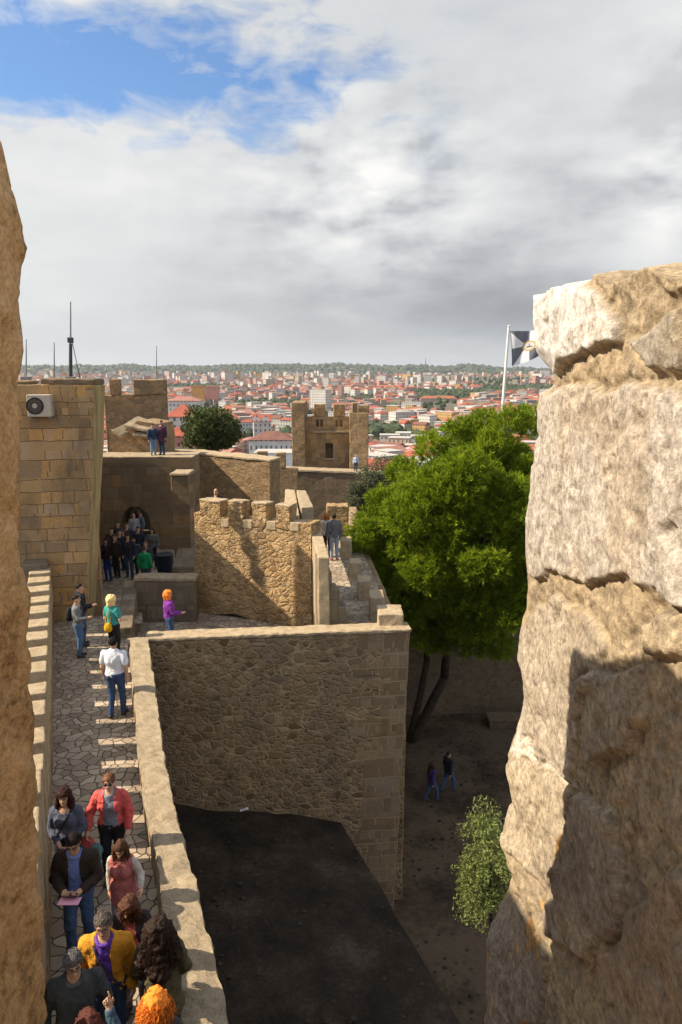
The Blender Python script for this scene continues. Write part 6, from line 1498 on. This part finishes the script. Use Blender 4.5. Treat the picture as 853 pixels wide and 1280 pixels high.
# ---- close group on the walk
p1 = person('grey haired man with glasses in a dark grey zip sweater nearest the wall edge', at(90, 1187, 1.76), 1.76, fwd(160), SK, ('short', (0.16, 0.15, 0.14)), ('sweater', (0.055, 0.06, 0.062), {'neck': 0.07}), None, DJ, arms={-1: ((-0.10, 0.0, -0.27), (0.02, 0.10, -0.23)), 1: ((0.10, -0.02, -0.27), (0.0, 0.08, -0.24))}, look=(8, -14), bw=1.10, near=True, extras=(('glasses',), ('collar', (0.10, 0.105, 0.105))), group=G1)
p2 = person('man in mustard yellow jacket over purple polo with a shoulder strap', at(129, 1139, 1.78), 1.78, fwd(172), SK, ('short', (0.15, 0.12, 0.10)), ('jacket', (0.62, 0.28, 0.025), {'bottomopen': 0.05}), (0.13, 0.05, 0.36), DJ, look=(0, -12), bw=1.06, near=True, extras=(('glasses',), ('strap', 1, (0.04, 0.03, 0.05)), ('collar', (0.14, 0.06, 0.38))), group=G1)
p3 = person('woman with big dark curly hair in olive quilted coat seen from behind', at(198, 1149, 1.68), 1.68, fwd(-12), SK, ('bigcurly', (0.032, 0.017, 0.011)), ('coat', (0.085, 0.070, 0.035), {'noise': (0.022, 13, 1.6)}), None, DJ, bw=1.02, female=True, near=True, look=(0, -4), arms={1: ((0.09, 0.02, -0.27), (-0.06, 0.14, -0.18)), -1: ((-0.09, 0.02, -0.27), (0.06, 0.14, -0.18))}, group=G1)
p4 = person('person with bright orange frizzy hair at the bottom edge of the picture', at(195, 1243, 1.66), 1.66, fwd(5), SK, ('frizz', (0.62, 0.17, 0.02)), ('closed', (0.06, 0.05, 0.05)), None, DJ, female=True, near=True, group=G1)
p5 = person('person with dark red brown hair raising one pointing hand at the bottom edge', at(109, 1266, 1.62), 1.62, fwd(-20), SK, ('curly', (0.10, 0.03, 0.02)), ('sweater', (0.07, 0.12, 0.17)), None, DJ, female=True, near=True, arms={1: ((0.10, 0.16, -0.14), (-0.06, 0.10, 0.23), (0, -1, 0), (0.1, 1.15, 1.4, 1.4))}, group=G1)
p6 = person('girl with long wavy brown hair and coral top looking down', at(163, 1117, 1.52), 1.52, fwd(175), SK, ('curly', RB), ('jacket', (0.03, 0.02, 0.022), {'neck': 0.08, 'bottomopen': 0.10}), (0.55, 0.13, 0.11), (0.35, 0.30, 0.32), look=(-12, -32), bw=0.92, female=True, near=True, group=G1)
p7 = person('girl in a dusty pink padded vest over a pale sweater walking down', at(151, 1049, 1.46), 1.46, fwd(183), SK, ('long', RB), ('vest', (0.42, 0.13, 0.12)), (0.50, 0.45, 0.40), (0.28, 0.25, 0.27), look=(6, -24), bw=0.92, female=True, near=True, walk=0.4, arms={-1: ((-0.11, -0.03, -0.25), (-0.05, 0.17, -0.11))}, group=G1)
p8 = person('man in dark brown jacket and blue shirt looking at the phone in his hands', at(92, 1037, 1.76), 1.76, fwd(172), SK, ('short', DK), ('jacket', (0.035, 0.024, 0.018), {'bottomopen': 0.06}), (0.14, 0.20, 0.46), JEAN, look=(0, -26), near=True, walk=0.3, arms={-1: ((-0.07, 0.03, -0.27), (0.16, 0.22, -0.02), (0.3, 0, 1), 0.9), 1: ((0.07, 0.03, -0.27), (-0.16, 0.22, -0.02), (-0.3, 0, 1), 0.9)}, extras=(('glasses',), ('collar', (0.18, 0.25, 0.50))), group=G1)
p9 = person('woman with dark wavy hair in slate blue jumper with a thin strap', at(80, 985, 1.64), 1.64, fwd(175), SK, ('curly', (0.06, 0.022, 0.016)), ('sweater', (0.095, 0.105, 0.15), {'neck': 0.10}), None, BLK, look=(0, -10), female=True, near=True, extras=(('strap', -1, BLK),), arms={-1: ((-0.07, 0.0, -0.27), (0.14, 0.16, -0.14), (0.5, 0, 0.5)), 1: ((0.07, 0.0, -0.27), (-0.14, 0.16, -0.14), (-0.5, 0, 0.5))}, group=G1)
p10 = person('woman in coral red quilted jacket and sunglasses carrying a red bag', at(136, 966, 1.70), 1.70, fwd(172), SKP, ('short', (0.16, 0.075, 0.04)), ('jacket', (0.62, 0.10, 0.09), {'bottomopen': 0.12, 'noise': (0.018, 14, 1.4)}), (0.20, 0.21, 0.26), BLK, look=(0, -10), bw=1.05, female=True, near=True, extras=(('sunglasses',),), arms={1: ((0.13, 0.0, -0.25), (0.02, 0.14, -0.20)), -1: ((-0.09, 0.0, -0.27), (0.02, 0.10, -0.23))}, group=G1)
def bag(name, label, cat, c, r, col, strap_to=None, group=None, sc=None):
    c = np.array(c, float); t = thing(name, label, cat, tuple(c - np.array([0, 0, r[2]])))
    V, F = sdf_mesh([el(c, r, 0.02), el(c - np.array([0, 0, r[2] * 0.25]), (r[0] * 1.02, r[1] * 1.1, r[2] * 0.75), 0.03)], 0.012, 0, (), (0.01, 14), 3); mesh_obj('bag_body', V, F, cloth(col), t, smooth=True)
    top = c + np.array([0, 0, r[2] * 0.9])
    if strap_to is not None:
        q = np.array(strap_to, float); V, F = tube([top - np.array([r[0] * 0.6, 0, 0.03]), (top + q) / 2 - np.array([0.05, 0, 0]), q, (top + q) / 2 + np.array([0.05, 0, 0]), top + np.array([r[0] * 0.6, 0, -0.03])], 0.011, 5); mesh_obj('strap', V, F, cloth(col), t)
    if sc is not None:
        rng = np.random.default_rng(4); parts = []
        for i in range(9):
            p0 = top + np.array([rng.uniform(-0.06, 0.06), -0.06, 0.02]); parts.append(tube([p0, p0 + np.array([rng.uniform(-0.04, 0.04), -0.05, -0.15]), p0 + np.array([rng.uniform(-0.05, 0.05), -0.04, -0.34 - rng.uniform(0, 0.1)])], [0.022, 0.02, 0.015], 6))
        V, F = merge_meshes(parts); mesh_obj('scarf', V, F, cloth(sc), t, smooth=True)
    return t
bpy.context.view_layer.update()
r10, A10, s10 = p10; hnd = W(r10, A10[1][2] + np.array([0.0, 0.02, -0.07]), s10)
bag('handbag', 'soft coral red bag hanging from the woman in the coral jacket', 'bag', hnd + Vector((-0.02, -0.02, -0.17)), (0.15, 0.08, 0.16), (0.50, 0.08, 0.07), hnd)
q = hnd + Vector((0.16, -0.12, -0.12)); bag('shawl_bundle', 'striped blue and green shawl carried over the arm beside the coral bag', 'shawl', q, (0.08, 0.05, 0.10), (0.10, 0.14, 0.24), None, None, (0.09, 0.20, 0.16))
r8, A8, s8 = p8; m8 = (np.array(W(r8, A8[-1][2], s8)) + np.array(W(r8, A8[1][2], s8))) / 2
hd = Vector((*fwd(172), 0)); c8 = m8 + np.array(hd) * 0.09 + np.array([0, 0, 0.015])
t = thing('mobile_phone', 'dark mobile phone held in both hands by the man in brown jacket', 'phone', tuple(c8))
V, F = block(boxc(c8[0] - 0.075, c8[0] + 0.075, c8[1] - 0.036, c8[1] + 0.036, c8[2] - 0.005, c8[2] + 0.005), 0.05, 0, 0.004); mesh_obj('case', V, F, M['black'], t)
V, F = block(boxc(c8[0] - 0.068, c8[0] + 0.068, c8[1] - 0.031, c8[1] + 0.031, c8[2] + 0.0051, c8[2] + 0.006), 0.05, 0, 0.0004); mesh_obj('screen', V, F, plain('dark glass', (0.03, 0.035, 0.04), 0.1, 0.6), t)
t = thing('folded_leaflet', 'pink and white folded leaflet under the phone of the man in brown', 'leaflet', tuple(c8 - np.array([0, 0, 0.06])))
V, F = block(boxc(c8[0] - 0.13, c8[0] + 0.12, c8[1] - 0.10, c8[1] + 0.03, c8[2] - 0.055, c8[2] - 0.047), 0.06, 0.004, 0.003); mesh_obj('paper', V, F, plain('pink paper', (0.75, 0.35, 0.48), 0.7), t)
# ---- middle of the walk
G2 = 'visitors further along the paved walk'
p11 = person('man in white short sleeved shirt and blue jeans walking away', at(141, 797, 1.78), 1.78, fwd(3), SK, ('short', DK), ('tee', (0.76, 0.76, 0.80), {'neck': 0.06, 'nfront': 0.0, 'noise': (0.02, 9, 0.7)}), None, (0.045, 0.085, 0.19), bw=1.12, near=True, walk=0.35, extras=(('collar', (0.76, 0.76, 0.80)),), group=G2)
p12 = person('blonde woman in teal top and black trousers with a yellow bag', at(139, 745, 1.68), 1.68, fwd(25), SKP, ('frizz', (0.62, 0.44, 0.19)), ('tee', (0.05, 0.30, 0.27)), None, BLK, female=True, arms={1: ((0.10, 0.0, -0.26), (-0.02, 0.2, -0.06))}, group=G2)
r12, A12, s12 = p12; bpy.context.view_layer.update(); e12 = W(r12, (-0.02, -0.16, 0.93), s12)
bag('yellow_bag', 'bright yellow shoulder bag hanging behind the blonde woman in teal', 'bag', (e12.x, e12.y, e12.z), (0.10, 0.05, 0.13), (0.75, 0.42, 0.01), W(r12, (0.03, -0.15, 1.42), s12))
p13 = person('dark haired man in black clothes standing by the tower foot', at(99, 729, 1.74), 1.74, fwd(70), SK, ('short', DK), ('closed', (0.022, 0.022, 0.026)), None, (0.06, 0.09, 0.15), arms={1: ((0.08, 0.05, -0.26), (0.0, 0.24, 0.04))}, group=G2)
p13b = person('person in grey hooded jacket and blue jeans with a small backpack', at(95, 744, 1.66), 1.66, fwd(80), SK, ('short', DK), ('jacket', (0.16, 0.17, 0.18)), BLK, (0.08, 0.16, 0.30), arms={1: ((0.06, 0.08, -0.26), (0.0, 0.22, 0.04))}, extras=(('backpack', BLK),), group=G2)
p14 = person('woman with wild red hair in purple jacket behind the cross wall', atD(210, 739, 1.68, 19.4), 1.68, fwd(60), SKP, ('frizz', (0.60, 0.17, 0.03)), ('closed', (0.22, 0.04, 0.30)), None, JEAN, female=True, arms={1: ((0.05, 0.06, -0.27), (0.0, 0.24, -0.02))}, extras=(('scarf', (0.25, 0.06, 0.32)),))
# ---- the crowd before the doorway
rng = np.random.default_rng(33)
CR = [(133, 671, 1.66, 29.5, 200, 'curly', BR, (0.05, 0.02, 0.025), (0.03, 0.06, 0.24), 'person in dark maroon jacket and bright blue jeans at the edge of the crowd'),
      (139, 655, 1.72, 31.6, 190, 'short', DK, (0.03, 0.03, 0.04), DJ, 'man in black at the back of the crowd beside the tower'),
      (149, 662, 1.74, 30.0, 170, 'short', DK, (0.022, 0.02, 0.022), DJ, 'man in black jacket with hand at his chin in the crowd'),
      (154, 658, 1.70, 31.2, 200, 'long', BR, (0.04, 0.03, 0.03), DJ, 'long haired woman in dark brown just behind the man in black'),
      (166, 666, 1.68, 29.6, 165, 'short', DK, (0.05, 0.07, 0.09), BLK, 'man with slate jacket in the middle of the waiting crowd'),
      (158, 651, 1.66, 32.6, 180, 'short', BR, (0.035, 0.035, 0.05), BLK, 'half hidden person in the middle of the crowd'),
      (167, 642, 1.74, 34.0, 160, 'bald', BR, (0.28, 0.28, 0.30), DJ, 'balding man with pale scarf standing on the doorway steps'),
      (176, 640, 1.74, 34.3, 230, 'short', BR, (0.10, 0.13, 0.18), BLK, 'man in blue grey jacket leaning against the doorway side'),
      (173, 636, 1.70, 35.3, 180, 'short', DK, (0.02, 0.02, 0.03), BLK, 'person deep inside the dark doorway'),
      (190, 659, 1.62, 31.5, 185, 'long', DK, (0.13, 0.13, 0.13), BLK, 'woman in grey sweater standing beside the blue bin'),
      (144, 668, 1.70, 28.9, 210, 'short', BR, (0.035, 0.025, 0.025), BLK, 'person in dark brown coat next to the maroon jacket'),
      (160, 667, 1.66, 28.7, 190, 'long', DK, (0.025, 0.025, 0.04), DJ, 'dark haired woman in black in the front row of the crowd'),
      (172, 655, 1.72, 31.8, 175, 'short', DK, (0.03, 0.03, 0.06), BLK, 'tall man in dark blue under the doorway arch'),
      (147, 647, 1.70, 33.0, 185, 'short', BR, (0.05, 0.04, 0.04), BLK, 'person at the very back of the crowd by the arch jamb'),
      (182, 675, 1.70, 29.0, 190, 'short', (0.10, 0.05, 0.03), (0.07, 0.06, 0.09), DJ, 'red faced man in navy cap level with the green jacket')]
for px, py, h, D, a, hs, hcx, tc, lc, lab in CR:
    f = atD(px, py, h, D); z = f[2]; zg = float(np.interp(D, [20.7, 28.0, 33.4, 33.6, 34.1, 34.6, 36], [0, -1.4, -1.4, -1.2, -1.0, -0.8, -0.8]))
    p = PD(px, py, D); hh_ = p.z - zg; hgt = min(1.85, max(1.5, hh_)); person(lab, (p.x, D, p.z - hgt if abs(hgt - hh_) > 0.25 else zg), hgt, fwd(a), SK, (hs, hcx), ('closed', tc), None, lc, female=hs in ('long', 'curly'), arms={1: ((0.06, 0.06, -0.26), (-0.10, 0.18, 0.12))} if 'chin' in lab else None, group='crowd waiting before the arched doorway')
f = atD(180, 683, 1.72, 26.6); person('man in bright green sweatshirt with dark back print seen from behind', (f[0], 26.6, f[2]), 1.72, fwd(5), SK, ('short', (0.09, 0.04, 0.03)), ('closed', (0.01, 0.24, 0.085)), None, DJ, extras=(('badge',), ('scarf', (0.35, 0.36, 0.36))), group='crowd waiting before the arched doorway')
# ---- far figures
f = atD(270, 611, 1.72, 26.0); person('man in black looking over the merlons of the sunlit wall', (f[0], 26.0, f[2]), 1.72, fwd(190), SK, ('bald', BR), ('closed', BLK), None, BLK)
f = at(408, 636, 1.68, 0.36); person('woman in white top and black trousers walking beside the grey jacket', (f[0] + 0.05, 26.4, zw(26.4)), 1.68, fwd(20), SKP, ('bob', (0.30, 0.10, 0.03)), ('sweater', (0.70, 0.69, 0.68)), None, BLK, female=True)
person('person in grey jacket and pale blue jeans on the second walk', (PD(418, 640, 26.0).x, 26.0, zw(26.0)), 1.76, fwd(-10), SK, ('short', DK), ('closed', (0.15, 0.155, 0.16)), None, (0.30, 0.35, 0.45), shoes=(0.35, 0.06, 0.05))
zt37 = PD(0, 573, 35.0).z + 0.08
person('person in blue jacket and pale jeans standing on the wall top', (PD(191, 545, 35.6).x, 35.6, zt37), 1.55, fwd(150), SK, ('short', DK), ('closed', (0.03, 0.05, 0.10)), None, (0.16, 0.26, 0.42), group='pair on the high wall top')
person('person in dark red and navy coat beside the blue jacket on the wall top', (PD(202, 540, 35.8).x, 35.8, zt37), 1.72, fwd(200), SK, ('short', BR), ('coat', (0.07, 0.03, 0.055)), None, DJ, group='pair on the high wall top')
f = PD(446, 572, 72.0); person('visitor in light blue shirt beside the windowed tower', (f.x - 0.1, 70.8, PD(446, 592, 71).z + 0.2), 1.72, fwd(180), SK, ('short', (0.3, 0.3, 0.3)), ('sweater', (0.45, 0.55, 0.72)), None, DJ)
for px, py, h, D, lab, tc, hs, fem in ((540, 956, 1.62, 25.4, 'woman in purple top and jeans walking in the shaded ditch', (0.06, 0.03, 0.16), 'long', True), (561, 940, 1.74, 26.2, 'man in black jacket and jeans walking ahead in the shaded ditch', (0.015, 0.017, 0.022), 'short', False)):
    p = PD(px, py, D); zg = float(terr(np.array([p.x]), np.array([D]))[0]) + 0.05; person(lab, (p.x, D, zg), h, fwd(60), SK, (hs, BR if fem else DK), ('closed', tc), None, (0.05, 0.10, 0.20), walk=0.9, female=fem)
scene.view_settings.exposure = 0.84
scene.cycles.max_bounces = 6; scene.cycles.diffuse_bounces = 3; scene.cycles.use_denoising = True
def haze():
    V = np.array([(x, y, z) for z in (-60, 175) for x, y in ((-7400, -7400), (7400, -7400), (7400, 7400), (-7400, 7400))], float)
    F = [(3, 2, 1, 0), (4, 5, 6, 7), (0, 1, 5, 4), (1, 2, 6, 5), (2, 3, 7, 6), (3, 0, 4, 7)]
    m = bpy.data.materials.new('pale air'); m.use_nodes = True; t = m.node_tree; t.nodes.clear()
    o = t.nodes.new('ShaderNodeOutputMaterial'); v = t.nodes.new('ShaderNodeVolumePrincipled'); t.links.new(v.outputs[0], o.inputs['Volume'])
    v.inputs['Density'].default_value = 0.00006; v.inputs['Color'].default_value = (0.86, 0.92, 1.0, 1); v.inputs['Anisotropy'].default_value = 0.2
    ob = mesh_obj('haze', V, F, m); tag(ob, 'pale hazy air', None, None, 'stuff')
haze()
scene.cycles.volume_bounces = 0; scene.cycles.volume_step_rate = 5
